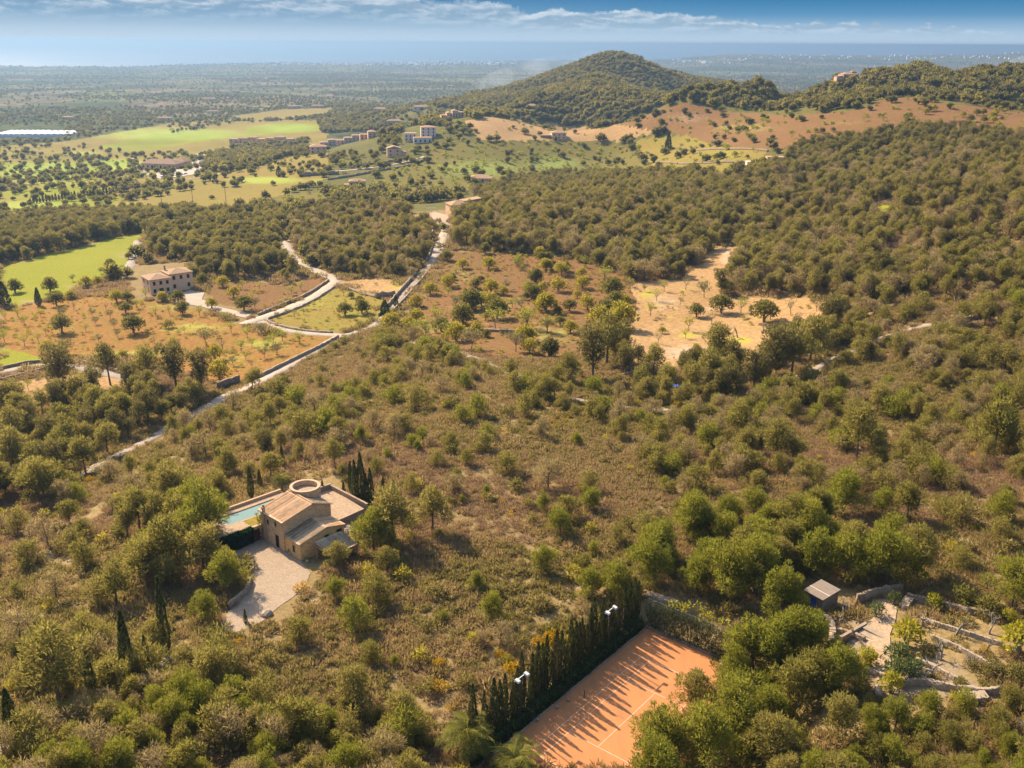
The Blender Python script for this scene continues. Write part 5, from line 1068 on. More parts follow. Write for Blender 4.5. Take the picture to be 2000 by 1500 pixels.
# ------------------------------------------------------------------ dry stone walls (picture lines)
def stone_wall(pts, h, th, mat, label, step=1.2, cope=None):
    P = ground_line(pts, min(step, .7) if np.linalg.norm(at1(*pts[0])) < 260 else step, 1); S = sideways(P); n = len(P); g = np.random.default_rng(int(pts[0][0])); rows = []
    z = height(P[:, 0], P[:, 1]); ht = h*(1+g.normal(size=n)*.10); th_ = th*(1+g.normal(size=n)*.14)
    for k, zz in ((-.55, -.4), (-.48, 1), (.48, 1), (.55, -.4)):
        Q = P+S*(k*th_)[:, None]; rows.append(np.concatenate([Q, (z+(ht if zz == 1 else zz))[:, None]], 1))
    V = np.stack(rows, 1).reshape(-1, 3); F = [(i*4+j, i*4+(j+1) % 4, (i+1)*4+(j+1) % 4, (i+1)*4+j) for i in range(n-1) for j in range(4)]+[(3, 2, 1, 0), ((n-1)*4, (n-1)*4+1, (n-1)*4+2, (n-1)*4+3)]
    o = link('stone_wall', mesh('stone_wall', V, F, mat))
    if np.linalg.norm(P[0]) < 300:                          # near walls: rough stones laid in courses, a few pixels each
        nc = max(2, int(round(h/.24))); m = MB(); L = np.concatenate([[0], np.cumsum(np.linalg.norm(np.diff(P, axis=0), axis=1))])
        for c in range(nc):
            u = g.random()*.3
            while u < L[-1]:
                l = .28+.36*g.random(); v = min(u+l, L[-1]); pa = np.array([np.interp((u+v)/2, L, P[:, k]) for k in (0, 1)]); tz = np.interp((u+v)/2, L, z); sd = np.array([np.interp((u+v)/2, L, S[:, k]) for k in (0, 1)]); td = np.array([-sd[1], sd[0]])
                hw = th*(.53+.10*g.random()); z0 = tz+h*c/nc-.02; z1 = tz+h*(c+1)/nc-.03+.06*g.random()*(1 if c < nc-1 else 1.6); a = (v-u)*.5-.012-.02*g.random()
                q = [pa+td*(sx*a)+sd*(sy*hw*(1+.1*g.normal())) for sx, sy in ((-1, -1), (1, -1), (1, 1), (-1, 1))]
                m.add([(p[0], p[1], z0) for p in q]+[(p[0]*.94+pa[0]*.06, p[1]*.94+pa[1]*.06, z1) for p in q], [(4,5,6,7),(0,1,5,4),(1,2,6,5),(2,3,7,6),(3,0,4,7)]); u = v
        tag(m.obj('stones', mat, o), kind='stuff')
    return tag(o, label, 'stone wall', 'dry stone walls')
for pts, h, th, mt, lb in [
 ([(434,1076),(453,1112)], 1.1, .45, 'wall_stone', 'short stone wall at the upper left corner of the cobbled yard'),
 ([(490,1136),(485,1154),(470,1170),(448,1189)], .9, .45, 'wall_stone', 'curved low wall along the left side of the cobbled yard'),
 ([(642,549),(600,577),(540,601),(505,616)], .9, .6, 'wall_stone', 'stone wall on the upper side of the lane beside the villa field'),
 ([(655,560),(602,594),(545,617),(521,624),(524,630),(560,641),(610,649),(650,651)], .7, .5, 'limestone', 'low pale wall rounding the tip of the three cornered field'),
 ([(657,554),(690,569),(735,582)], 1.0, .5, 'wall_stone', 'low wall below the narrow tan terrace'), ([(735,583),(772,581)], 2.4, .6, 'dark_stone', 'tall dark retaining wall at the right end of the tan terrace'),
 ([(662,660),(610,687),(560,711),(505,738)], 1.0, .6, 'wall_stone', 'stone wall between the orange orchard and the lane at the hill foot'),
 ([(424,762),(468,748)], 2.2, .7, 'dark_stone', 'tall stone wall at the bend of the lane below the orchard'),
 ([(0,722),(60,709),(120,704),(180,712),(235,728),(268,744)], .9, .6, 'dark_stone', 'wall along the upper side of the lane at the left edge'),
 ([(0,745),(50,733),(90,722)], .9, .6, 'dark_stone', 'wall along the lower side of the lane at the left edge'),
 ([(845,452),(846,470),(842,494),(832,512)], 1.0, .6, 'wall_stone', 'wall on the left of the steep drive in the pines'),
 ([(812,536),(786,566),(765,592),(740,618)], 1.3, .6, 'wall_stone', 'stone wall on the left side of the gravel lane'),
 ([(836,532),(812,560),(792,585),(765,612)], 1.0, .6, 'wall_stone', 'stone wall on the right side of the gravel lane above the orchard slope'),
 ([(1310,290),(1400,293),(1500,296)], 1.2, .8, 'dark_stone', 'long low wall crossing the ochre terraced field'), ([(1270,318),(1360,322),(1480,318)], 1.2, .8, 'dark_stone', 'lower wall of the ochre terraced field'),
 ([(290,419),(360,415),(440,413),(500,402)], 1.6, .8, 'dark_stone', 'dark wall along the near edge of the driving range'),
 ([(590,345),(630,342),(662,340)], 3.0, 1.0, 'wall_stone', 'long high wall left of the valley lane'), ([(640,352),(720,338),(800,326),(830,312)], 1.6, .8, 'wall_stone', 'garden wall below the white villas'),
 ([(690,325),(760,318),(800,306)], 1.6, .8, 'dark_stone', 'upper garden wall below the white villas'),
 ([(880,645),(960,648),(1040,650)], .8, .6, 'limestone', 'low pale terrace wall on the brown orchard slope'),
 ([(850,675),(890,681)], .8, 1.6, 'limestone', 'pale bare rock ledge beside the gravel track'),
 ([(1215,735),(1260,722),(1300,728)], .7, .6, 'wall_stone', 'low wall at the lower left corner of the tan field'),
 ([(1030,748),(1062,762)], .5, 1.4, 'limestone', 'pale stone bank of the gravel track, left piece'),
 ([(1690,400),(1740,394)], 1.2, .8, 'dark_stone', 'dark wall along the top of the forest clearing'),
 ([(1870,630),(1910,622)], 1.2, 1.2, 'limestone', 'pale rock outcrop among the pines at the right edge'),
 # terraced garden
 ([(1797,1213),(1850,1229),(1905,1246),(1956,1262)], .6, .32, 'limestone', 'uppermost pale retaining wall of the terraced garden'),
 ([(1818,1247),(1865,1266),(1910,1290),(1960,1318)], .6, .32, 'limestone', 'middle pale retaining wall of the terraced garden'),
 ([(1788,1292),(1830,1310),(1870,1332),(1905,1352)], .6, .32, 'limestone', 'lower pale retaining wall of the terraced garden'),
 ([(1752,1342),(1800,1336),(1850,1348),(1905,1357),(1950,1356)], 0.9, .4, 'limestone', 'bottom boundary wall of the terraced garden'),
 ([(1868,1362),(1900,1370),(1925,1366)], .8, 1.2, 'limestone', 'pale rubble bank below the bottom garden wall'),
 ([(1672,1180),(1710,1167),(1760,1160)], 1.5, .4, 'dark_stone', 'dark wall above the bare terrace right of the shed'),
 ([(1764,1190),(1776,1172)], .6, 1.0, 'pale_stone_trim', 'short pale stone ramp at the top of the garden steps'),
 ([(1770,1170),(1830,1185),(1900,1200),(1960,1212)], .9, .5, 'dark_stone', 'dark wall along the top of the terraced garden'),
 ([(1608,1212),(1621,1222),(1626,1242),(1622,1258)], 1.0, .7, 'wall_stone', 'curved stone wall below the shed'),
 ([(1626,1232),(1660,1240),(1688,1252)], .6, .5, 'wall_stone', 'low wall across the bare plot left of the garden steps'),
 ([(1718,1365),(1712,1348)], .8, .6, 'limestone', 'short pale wall at the foot of the garden path'), ([(1692,1312),(1720,1322),(1745,1332)], .7, .5, 'limestone', 'low wall at the lower end of the garden path'),
 ([(1262,1163),(1300,1174),(1335,1182)], .4, 1.0, 'wall_stone', 'pale bank of the path above the tennis court'),
]: stone_wall(pts, h, th, mt, lb)

# ------------------------------------------------------------------ tennis court
def crtbox(name, x0, x1, y0, y1, z0, z1, mat):
    m = MB(); c = [crt(x0, y0), crt(x1, y0), crt(x1, y1), crt(x0, y1)]; m.prism([(p.x, p.y) for p in c[::-1]], ZC+z0, ZC+z1); return m.obj(name, mat)
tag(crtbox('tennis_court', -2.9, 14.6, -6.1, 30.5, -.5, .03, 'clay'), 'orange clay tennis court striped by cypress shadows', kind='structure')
def line(x0, x1, y0, y1, lb): tag(crtbox('court_line', x0, x1, y0, y1, .03, .036, 'white_paint'), lb, kind='structure')
lw = .032
line(-lw, lw, 0, 23.77, 'left doubles sideline of the clay court'); line(1.37-lw, 1.37+lw, .05, 23.72, 'left singles sideline'); line(9.6-lw, 9.6+lw, .05, 23.72, 'right singles sideline'); line(10.97-lw, 10.97+lw, 0, 23.77, 'right doubles sideline')
line(lw+.002, 10.97-lw-.002, -.04, .04, 'far baseline'); line(lw+.002, 10.97-lw-.002, 23.73, 23.81, 'near baseline'); line(1.37+lw+.002, 9.6-lw-.002, 5.45, 5.52, 'far service line'); line(1.37+lw+.002, 9.6-lw-.002, 18.25, 18.32, 'near service line'); line(5.485-lw, 5.485+lw, 5.535, 18.235, 'centre service line')
net = empty('tennis_net', crt(5.485, 11.885, .03), CTH); tag(net, 'bare net posts with slack cord across the clay court', 'tennis net')
for sx in (-6.4, 6.4): m = MB(); m.tube([(sx, 0, 0), (sx, 0, 1.07)], .06, 8); m.obj('post', 'dark_metal', net)
m = MB(); m.tube([(-6.4, 0, 1.03), (-3, 0, .95), (0, 0, .90), (3, 0, .95), (6.4, 0, 1.03)], .022, 5); m.obj('cord', 'dark_metal', net)
tag(crtbox('kerb', -3.1, -2.9, -6.2, 30.5, -.4, .16, 'wall_stone'), 'low kerb along the left side of the clay court', kind='structure'); tag(crtbox('kerb', -3.1, 14.6, -6.55, -6.2, -.4, .28, 'wall_stone'), 'kerb under the far court fence', kind='structure')
hpts = [np.array(crt(-3.95+.12*math.sin(y), y, -.1)) for y in np.arange(-6, 30.1, 1.5)]
tag(hedge('hedge', hpts, 1.0, 1.5, 'row_hedge_leaf', 60, .34, .16, 9, wob=.35), 'low dark hedge along the left kerb of the clay court', 'hedge')
# cypress row
g6 = np.random.default_rng(66); row = []; y = -7.0
while y < 29:
    row.append((y, .66+.26*g6.random(), -5.1)); y += .50+.35*g6.random()
y = -6.6
while y < 29:
    row.append((y, .98+.30*g6.random(), -5.4)); y += .9+.9*g6.random()
row.sort()
ORD = ['first','second','third','fourth','fifth','sixth','seventh','eighth','ninth','tenth','eleventh','twelfth','thirteenth','fourteenth','fifteenth','sixteenth','seventeenth','eighteenth','nineteenth','twentieth']
def ordw(n):
    if n <= 20: return ORD[n-1]
    t = {2: 'twenty', 3: 'thirty', 4: 'forty', 5: 'fifty', 6: 'sixty', 7: 'seventy', 8: 'eighty', 9: 'ninety'}[n//10]
    return (t+'-'+ORD[n % 10-1]) if n % 10 else {'twenty': 'twentieth', 'thirty': 'thirtieth', 'forty': 'fortieth', 'fifty': 'fiftieth', 'sixty': 'sixtieth', 'seventy': 'seventieth', 'eighty': 'eightieth', 'ninety': 'ninetieth'}[t]
for k, (yy, s, xx) in enumerate(row[::-1]):
    kind = int(g6.integers(6))
    p = crt(xx+.3*g6.normal(), yy, -.1); p.z = float(height(p.x, p.y)[0])-.1
    plant('cypress_tree', CYP_ROW[kind], tuple(p), g6.random()*6, (s*(.85+.4*g6.random()), s*(.85+.4*g6.random()), s), ordw(k+1)+' slim cypress from the palms, row beside the court', 'cypress', 'row of slim cypresses beside the clay court')
for (x, y, lb) in ((-3.6, 2.5, 'tall pole with white floodlights at the far end of the cypress row'), (-3.75, 21.15, 'tall pole with white floodlights nearer the palms beside the clay court')):
    fl = empty('floodlight', crt(x, y, 0), CTH); tag(fl, lb, 'floodlight', 'floodlights beside the clay court')
    m = MB(); m.tube([(0, 0, -.3), (0, 0, 3.5), (0, 0, 6.95)], [.085, .075, .06], 8); m.obj('pole', 'dark_metal', fl); m = MB(); m.box(-.05, .05, -1.15, 1.15, 6.92, 7.0); m.obj('crossarm', 'white_metal', fl)
    for sy in (-.85, .85):
        m = MB(); m.add([(-.2,-.28,.08),(.45,-.28,-.08),(.45,.28,-.08),(-.2,.28,.08),(-.16,-.22,.24),(.4,-.22,.12),(.4,.22,.12),(-.16,.22,.24)], [(3,2,1,0),(4,5,6,7),(0,1,5,4),(1,2,6,5),(2,3,7,6),(3,0,4,7)])
        m.obj('lamp_head', 'white_metal', fl, (.1, sy, 6.98))
# far fence: wire on posts, overgrown
fe = empty('court_fence', crt(-3.2, -6.9, 0), CTH); tag(fe, 'tall wire fence overgrown with dry creeper at the far end of the clay court', 'fence')
for k in range(8): m = MB(); m.tube([(k*2.1, 0, -.3), (k*2.1, 0, 4.4)], .045, 6); m.obj('post', 'galvanised', fe)
m = MB()
for z in np.arange(.3, 4.4, .45): m.box(0, 14.7, -.012, .012, z, z+.022)
for x in np.arange(.35, 14.7, .35): m.box(x, x+.018, -.01, .01, 0, 4.35)
m.obj('wire', 'galvanised', fe)
cl = [((x+g6.normal()*.2, -.15+g6.normal()*.12, z+g6.normal()*.2), .42+.2*g6.random()) for x in np.arange(.2, 14.6, .55) for z in np.arange(.3, 4.5, .55) if g6.random() < .9]
link('creeper', leafy('creeper', cl, 190, .34, .06, 'ivy_leaf', 12, up=-1.2, squash=1), fe)
bk = leafy('creeper_bank', [((3+x+g6.normal()*.4, .6+g6.random()*1.4, 4.2+g6.normal()*.3), .7) for x in np.arange(0, 8, .7)], 60, .3, .2, 'citrus_leaf', 14); tag(link('creeper', bk, None, crt(-3.2, -6.9, 0), CTH), 'pale green creeper heaped on top of the court fence', 'climbing plant')
be = empty('bench', onz(1413, 1302, ZC+.03), CTH+.2, .75); tag(be, 'small white bench at the far right corner of the clay court', 'bench')
MB().box(-.7, .7, -.22, .22, .42, .47).obj('seat', 'white_plaster', be); MB().box(-.7, .7, .2, .25, .55, .9).obj('backrest', 'white_plaster', be)
for sx in (-.6, .6): MB().box(sx-.05, sx+.05, -.2, .25, 0, .42).obj('leg', 'white_plaster', be)
for x, y, lb in ((1110, 1366, 'small pale stone on the court kerb, far one'), (1088, 1380, 'small pale stone on the court kerb, near one'), (1050, 1405, 'pinkish stone on the court kerb')):
    tag(link('kerb_stone', BOULD[1], None, onz(x, y, ZC+.25), .5, .22), lb, 'stone', 'stones on the court kerb')

# ------------------------------------------------------------------ palms
def frond_mesh(seed, L=2.6):
    g = np.random.default_rng(seed); V, F, T = [], [], []; n = 15; pts = [np.array([L*f, 0, .75*L*f-1.05*L*f*f]) for f in np.linspace(0, 1, n)]
    for i in range(n-1):
        b = len(V); w = .04*(1-i/n)+.01; V += [pts[i]+[0, w, 0], pts[i]-[0, w, 0], pts[i+1]-[0, w, 0], pts[i+1]+[0, w, 0]]; F.append((b, b+1, b+2, b+3)); T += [.6]*4
        if i < 2: continue
        for sd in (-1, 1):
            for e in (0, .5):
                p = pts[i]*(1-e)+pts[i+1]*e; l = .75*math.sin(PI*min(.97, .12+.85*i/n))+.12; d = np.array([.55, sd*.8, -.25+g.normal()*.12]); d /= np.linalg.norm(d); b = len(V); q = p+d*l
                V += [p+[.04, 0, 0], p-[.04, 0, 0], q-[.015, 0, 0], q+[.015, 0, 0]]; F.append((b, b+1, b+2, b+3)); T += [float(np.clip(.5+g.normal()*.2, 0, 1))]*4
    return mesh('frond', V, F, 'palm_leaf', T)
FROND = [frond_mesh(s) for s in (1, 2, 3)]
def palm(loc, h, s, lb, n=34, seed=1):
    g = np.random.default_rng(seed); o = empty('palm_tree', loc, 0, s); tag(o, lb, 'palm tree')
    m = MB(); m.tube([(0, 0, -.5), (.05, 0, h*.5), (0, 0, h)], [.3, .24, .28], 9); m.obj('trunk', 'palm_bark', o)
    for k in range(n):
        f = link('frond', FROND[k % 3], o, (0, 0, h), 0, .8+.35*g.random()); f.rotation_euler = (g.normal()*.15, .55-1.25*(k/n)+g.normal()*.1, k*2.4)
p = onz(914, 1478, ZC); palm(p, 2.6, 1.25, 'large green palm at the near end of the cypress row', 38, 2)
p = onz(1006, 1512, ZC); palm(p, 1.7, 1.15, 'yellow green palm at the bottom edge beside the clay court', 34, 3)
p = at1(551, 958); palm(p, 3.2, .75, 'small palm behind the swimming pool', 26, 4); p = at1(133, 1412); palm(p, 2.2, .7, 'small pale palm among the pines at the lower left', 22, 5)

# ------------------------------------------------------------------ single cypresses: picture base, height in pixels, width
for x, y, hp, wp, lb in [(30,1458,96,26,'thick dark cypress at the left edge near the bottom corner'),(253,1329,122,23,'broad dark cypress leaning on the slope below the house, left of the taller one'),(326,1279,138,20,'tallest slim cypress on the path below the stone house'),(291,1326,78,12,'thin grey green cypress between the two tall ones'),(181,1362,84,17,'dark cypress half hidden behind pines at the lower left'),
 (480,1218,28,7,'tiny thin cypress at the lower tip of the cobbled yard'),(491,974,62,12,'dark cypress behind the far side of the pool'),(508,950,34,8,'small thin cypress left of the palm behind the pool'),(552,912,44,9,'thin cypress on the scrub behind the palm'),(631,972,36,7,'thin dark cypress beside the round tower'),(672,978,40,8,'short dark cypress on the edge of the paved terrace'),
 (707,984,100,17,'tallest cypress of the dark clump right of the tower'),(695,982,84,14,'left cypress of the dark clump right of the tower'),(725,986,72,13,'right cypress of the dark clump right of the tower'),(716,990,66,14,'front cypress of the dark clump right of the tower'),(749,966,36,8,'small cypress right of the dark clump'),(769,965,28,7,'smallest cypress farthest right of the dark clump'),(686,962,62,11,'rear cypress of the dark clump right of the tower'),
 (76,598,34,11,'slim dark cypress beside the fairway at the left edge'),(9,600,46,22,'broad dark cypress cut by the left edge'),(1305,294,34,12,'lone dark cypress in the ochre terraced field'),(752,615,30,18,'dark clipped cypress at the gravel lane'),(773,598,22,10,'smaller dark cypress on the gravel lane'),(545,345,20,11,'small dark tree at the end of the driving range')]:
    p = at1(x, y); sl_ = (p-Vector((0, 0, CAMZ))).length; ca = math.hypot(p.x, p.y)/sl_; h = hp*sl_/(FOC*ca); w = max(.35, wp*sl_/FOC/1.5)
    plant('cypress_tree', CYP[int(x) % 3], (p.x, p.y, p.z-.1), x % 6, (w, w, h/8.0), lb, 'cypress', None)
# clipped cypress hedges at the golf course
for x0, y0, x1, y1, n, lb in [(60,398,215,378,26,'row of small cypresses along the golf hole at the left'),(176,386,235,374,10,'short row of small cypresses beside the golf hole'),(285,325,312,338,7,'row of dark cypresses in front of the clubhouse')]:
    for k in range(n):
        f = k/(n-1); p = at1(x0+(x1-x0)*f, y0+(y1-y0)*f); plant('cypress_tree', CYP[k % 3], tuple(p), k, (1.2, 1.2, .55+.1*(k % 3)), ordw(k+1)+' cypress from left, '+lb, 'cypress', lb)

# ------------------------------------------------------------------ shed and garden
sz = float(at1(1600, 1186).z); c0 = onz(1607.5, 1173, sz+2.2); c1 = onz(1570.6, 1152.5, sz+2.2); c2 = onz(1622, 1150, sz+2.2)
ey_ = (c1-c0); ew = ey_.length; yaw = math.atan2(-ey_.y, -ey_.x); ed = max(2.4, (c2-c0).length*.95)
sh = empty('shed', (c1.x, c1.y, sz), yaw); tag(sh, 'small stone shed with flat grey roof and bright blue door', 'shed')
m = MB(); m.box(.12, ew-.12, .12, ed, -.5, 2.18); m.obj('wall', 'dark_stone', sh)
V = [(-.05, -.1, 2.2), (ew+.05, -.1, 2.2), (ew+.05, ed+.15, 2.62), (-.05, ed+.15, 2.62)]
m = MB(); m.add(V+[(x, y, z+.1) for x, y, z in V], [(3,2,1,0),(4,5,6,7),(0,1,5,4),(1,2,6,5),(2,3,7,6),(3,0,4,7)]); m.obj('roof', 'shed_roof', sh)
m = MB(); m.box(-.06, ew+.06, ed*.36, ed*.36+.08, 2.44, 2.50); m.obj('roof_joint', 'white_plaster', sh)
window(sh, '-y', ew*.5, 0, .12, 1.0, 1.75, 'dark_stone', 'blue_paint', 'door', .1)
m = MB(); m.box(ew*.62, ew+.3, -1.5, -.1, -.5, .35); m.obj('doorstep', 'roof_tile', sh)
gp = [at1(x, y) for x, y in [(1690,1225),(1738,1244)]]; d = (gp[1]-gp[0]); d.z = 0; yw = math.atan2(d.y, d.x); L = d.length
st = empty('stone_steps', gp[0], yw); tag(st, 'flight of pale stone steps in the terraced garden', 'steps')
for k in range(5): MB().box(.1+.15*k, L+.15*k, -1.0*k-.95, -1.0*k, -1.2, .42-.24*k).obj('step', 'limestone', st)
MB().box(-.35, .05, -5.2, .3, -1.2, .55).obj('side_wall', 'wall_stone', st)
def drape(name, poly, mat, lift, label, step=1.0):
    P = at([p[0] for p in poly], [p[1] for p in poly]); x0, y0 = P[:, 0].min(), P[:, 1].min(); n1 = max(2, int((P[:, 0].max()-x0)/step)); n2 = max(2, int((P[:, 1].max()-y0)/step)); bm = bmesh.new()
    vs = [bm.verts.new((p[0], p[1], 0)) for p in P]; bm.faces.new(vs)
    for k in range(1, n1+1): bmesh.ops.bisect_plane(bm, geom=bm.verts[:]+bm.edges[:]+bm.faces[:], plane_co=(x0+k*step, 0, 0), plane_no=(1, 0, 0))
    for k in range(1, n2+1): bmesh.ops.bisect_plane(bm, geom=bm.verts[:]+bm.edges[:]+bm.faces[:], plane_co=(0, y0+k*step, 0), plane_no=(0, 1, 0))
    for v in bm.verts: v.co.z = float(height(v.co.x, v.co.y)[0])+lift
    bmesh.ops.recalc_face_normals(bm, faces=bm.faces[:])
    if sum(f.normal.z for f in bm.faces) < 0: bmesh.ops.reverse_faces(bm, faces=bm.faces[:])
    me = bpy.data.meshes.new(name); bm.to_mesh(me); bm.free(); me.materials.append(MATS[mat]); return tag(link(name, me), label, kind='structure')
drape('path', [(1700,1165),(1735,1172),(1752,1190),(1748,1215),(1738,1240),(1740,1290),(1738,1325),(1712,1330),(1702,1290),(1692,1262),(1688,1225),(1712,1200)], 'flagstones', .12, 'pale path and landing beside the garden steps')
drape('driveway', [(352,575),(372,567),(400,572),(394,585),(420,598),(455,606),(492,614),(480,622),(440,612),(395,600),(368,595)], 'road_concrete', .16, 'pale curved drive of the two storey villa')
drape('terrace', [(795,428),(822,420),(850,414),(872,420),(880,432),(862,436),(820,438)], 'flagstones', .2, 'pale forecourt of the tile roofed house in the pines')
drape('parking_lot', [(380,302),(402,298),(398,326),(384,340),(330,348),(300,344),(310,336),(370,330)], 'road_concrete', .35, 'pale parking lot beside the clubhouse', 4.0)
for k, (x, y, s) in enumerate([(1800,1222,1.0),(1868,1240,1.1),(1932,1238,1.1),(1838,1290,1.2),(1820,1325,1.3),(1893,1300,1.0),(1925,1275,.9),(1645,1205,1.2),(1640,1222,.8),(1672,1250,.8),(1986,1432,1.0)]):
    p = at1(x, y); plant('bare_tree', BARE_T[k % 4], (p.x, p.y, p.z-.05), k*1.3, s, ['bare tree at the left end of the upper garden terrace','bare tree above the uppermost garden wall','spreading bare tree at the right of the upper garden terrace','bare tree with pale trunk on the middle garden terrace','largest bare tree on the lower garden terrace','low bare tree on the brown lower terrace','small bare tree between the two upper garden walls','bare twiggy tree beside the shed','small bare shrub below the shed','bare shrub left of the garden steps','bare twigs at the right edge near the bottom'][k], 'bare tree', 'leafless garden trees')
for k, (x, y, s, L_, lb) in enumerate([(1768,1262,1.55,CITRUS,'yellow green bushy tree at the top of the garden steps'),(1752,1300,1.15,LOQUAT,'dark leaved tree with pale tips in the middle of the garden'),(1750,1330,1.1,LOQUAT,'dark leaved tree beside the lower garden path'),(1780,1325,1.0,LOQUAT,'dark leaved tree at the left end of the lower garden wall'),(1692,1302,1.1,CITRUS,'small citrus tree left of the garden path'),(1738,1352,1.1,CITRUS,'small citrus tree at the bottom of the garden path'),(1985,1275,1.7,CITRUS,'large yellow green tree cut by the right edge'),(1822,1188,.9,CITRUS,'small bright tree above the garden wall'),(1968,1215,.8,CITRUS,'small bright tree right of the upper terrace'),(1710,1205,.8,LOQUAT,'leafy shrub under the dark wall right of the shed'),(1745,1180,.7,LOQUAT,'leafy shrub at the right end of the dark wall'),(1940,1320,.9,BUSH_D,'dark round bush at the end of the middle garden wall'),(1875,1345,.7,BUSH_D,'dark bush behind the bottom garden wall'),(1985,1330,1.1,BUSH_D,'dark bush at the right edge of the garden')]):
    p = at1(x, y); mm = L_[k % 2]
    if L_ is BUSH_D: plant('bush', mm, tuple(p), k, s, lb, 'bush', None)
    else: plant('garden_tree', [('trunk', CAROB[0][0][1]), ('crown', mm)], (p.x, p.y, p.z-.05), k, s, lb, 'tree', None)
# ------------------------------------------------------------------ houses of the valley
def block(root, x0, x1, y0, y1, h, wall, roof='hip', rmat='villa_tile', rh=1.4, wins=None, z0=-1.5):
    m = MB(); m.box(x0, x1, y0, y1, z0, h); m.obj('wall', wall, root)
    if roof == 'hip': hip(MB(), x0, x1, y0, y1, h, h+rh).obj('roof', rmat, root)
    elif roof == 'gable':
        m = MB(); solid(m, [(x0-.3, h-.1), (x1+.3, h-.1), (x1+.3, h+.08), ((x0+x1)/2, h+rh), (x0-.3, h+.08)], y0-.3, y1+.3); m.obj('roof', rmat, root)
    elif roof == 'shed':
        m = MB(); solid(m, [(x0-.3, h-.05), (x1+.3, h-.05), (x1+.3, h+rh), (x0-.3, h+.15)], y0-.3, y1+.3); m.obj('roof', rmat, root)
    else:
        m = MB(); m.box(x0-.05, x1+.05, y0-.05, y1+.05, h+.003, h+.25); m.obj('roof', rmat, root)
    for face, cs, sills, w, hh in wins or []:
        off = {'-x': x0, '+x': x1, '-y': y0, '+y': y1}[face]
        for c in cs:
            for s in sills: window(root, face, c, s, off, w, hh)
# the two storey villa
p0 = at1(295.5, 577); vz = p0.z; vl = empty('villa', (p0.x, p0.y, vz), R(38)); tag(vl, 'two storey ochre villa with two hipped roofs above the orange orchard', 'house')
block(vl, 0, 8.2, 0, 9.6, 5.9, 'villa_plaster', 'hip', 'villa_tile', 1.3, [('-y', (1.6, 4.1, 6.6), (3.7,), .9, 1.3), ('-y', (1.6, 6.6), (.8,), .9, 1.3), ('-x', (2.4, 6.8), (.9, 3.8), .9, 1.3)], -2)
window(vl, '-y', 4.1, -.1, 0, 1.5, 2.3, 'pale_stone_trim', 'dark_opening', 'door')
block(vl, 8.22, 17.4, 2.2, 11.0, 6.6, 'villa_plaster', 'hip', 'villa_tile', 1.3, [('-y', (10.0, 12.8, 15.6), (4.3,), .9, 1.4), ('-y', (10.0, 15.6), (1.0,), .9, 1.4), ('+x', (4.6, 8.4), (1.0, 4.3), .9, 1.3)], -2)
MB().box(3.0, 8.2, 9.62, 12.5, -2, 5.4).obj('rear_wing', 'villa_plaster', vl); MB().box(2.8, 8.21, 9.625, 12.7, 5.403, 5.6).obj('rear_wing_roof', 'dark_metal', vl)
MB().box(8.9, 9.5, 9.0, 9.6, 6.6, 8.9).obj('chimney', 'pale_stone_trim', vl)
def house(px, py, yaw, label, blocks, s=1.0, name='house'):
    p = at1(px, py); o = empty(name, (p.x, p.y, p.z), R(yaw), s); tag(o, label, 'house')
    for b in blocks: block(o, *b)
    return o
w3 = lambda n, x0, x1: tuple(x0+(x1-x0)*(k+.5)/n for k in range(n))
house(312, 330, -12, 'long pink clubhouse with wide hipped tile roof beside the parking lot', [(-20, 18, 0, 14, 5, 'pink_plaster', 'hip', 'villa_tile', 4, [('-y', w3(8, -20, 18), (1.0,), 1.8, 2.2)]), (4, 18, 16, 30, 5.5, 'pink_plaster', 'hip', 'roof_tile', 4.5, None), (-10, 4, 15, 27, 5, 'pink_plaster', 'hip', 'villa_tile', 3.5, None)], 1.0, 'clubhouse')
for row, (xa, ya, xb, yb, n, yaw, lb) in enumerate([(448, 279, 572, 279, 7, -3, 'pink terrace behind the golf pines'), (610, 292, 735, 268, 8, 12, 'stepped ochre terrace right of the golf pines'), (862, 236, 906, 228, 4, 12, 'pale terrace on the upper slope')]):
    for k in range(n):
        f = (k+.5)/n; ww = abs(xb-xa)/n/1900*np.linalg.norm(at1(xa+(xb-xa)*f, ya+(yb-ya)*f)-Vector((0, 0, CAMZ)))
        house(xa+(xb-xa)*f, ya+(yb-ya)*f, yaw, ORD[k]+' house from left in the '+lb, [(-ww*.49, ww*.49, 0, 11, 4.8+1.2*((k*7) % 3), 'pink_plaster', 'hip' if k % 3 else 'flat', 'villa_tile', 1.6, [('-y', (-ww*.24, ww*.24), (.8, 3.0), 1.2, 1.3)])])['group'] = lb
house(622, 300, 12, 'square ochre house at the near end of the stepped terrace', [(-8, 8, 0, 12, 6.5, 'pink_plaster', 'hip', 'villa_tile', 2, [('-y', w3(3, -8, 8), (.9, 3.9), 1.2, 1.5)])])
house(803, 276, 5, 'left white villa on the middle slope', [(-6, 5, 0, 11, 7, 'white_plaster', 'flat', 'villa_tile', 0, [('-y', w3(3, -6, 5), (.9, 4.0), 1.1, 1.6)])])
house(837, 268, 8, 'tallest white villa on the middle slope', [(-7, 7, 0, 12, 9, 'white_plaster', 'hip', 'villa_tile', 1.5, [('-y', w3(3, -7, 7), (1.0, 3.8, 6.6), 1.1, 1.5)])])
house(827, 279, 8, 'front white villa on the middle slope with dark windows', [(-9, 8, 0, 9, 4.5, 'white_plaster', 'flat', 'villa_tile', 0, [('-y', w3(4, -9, 8), (.7,), 1.4, 2.0)])])
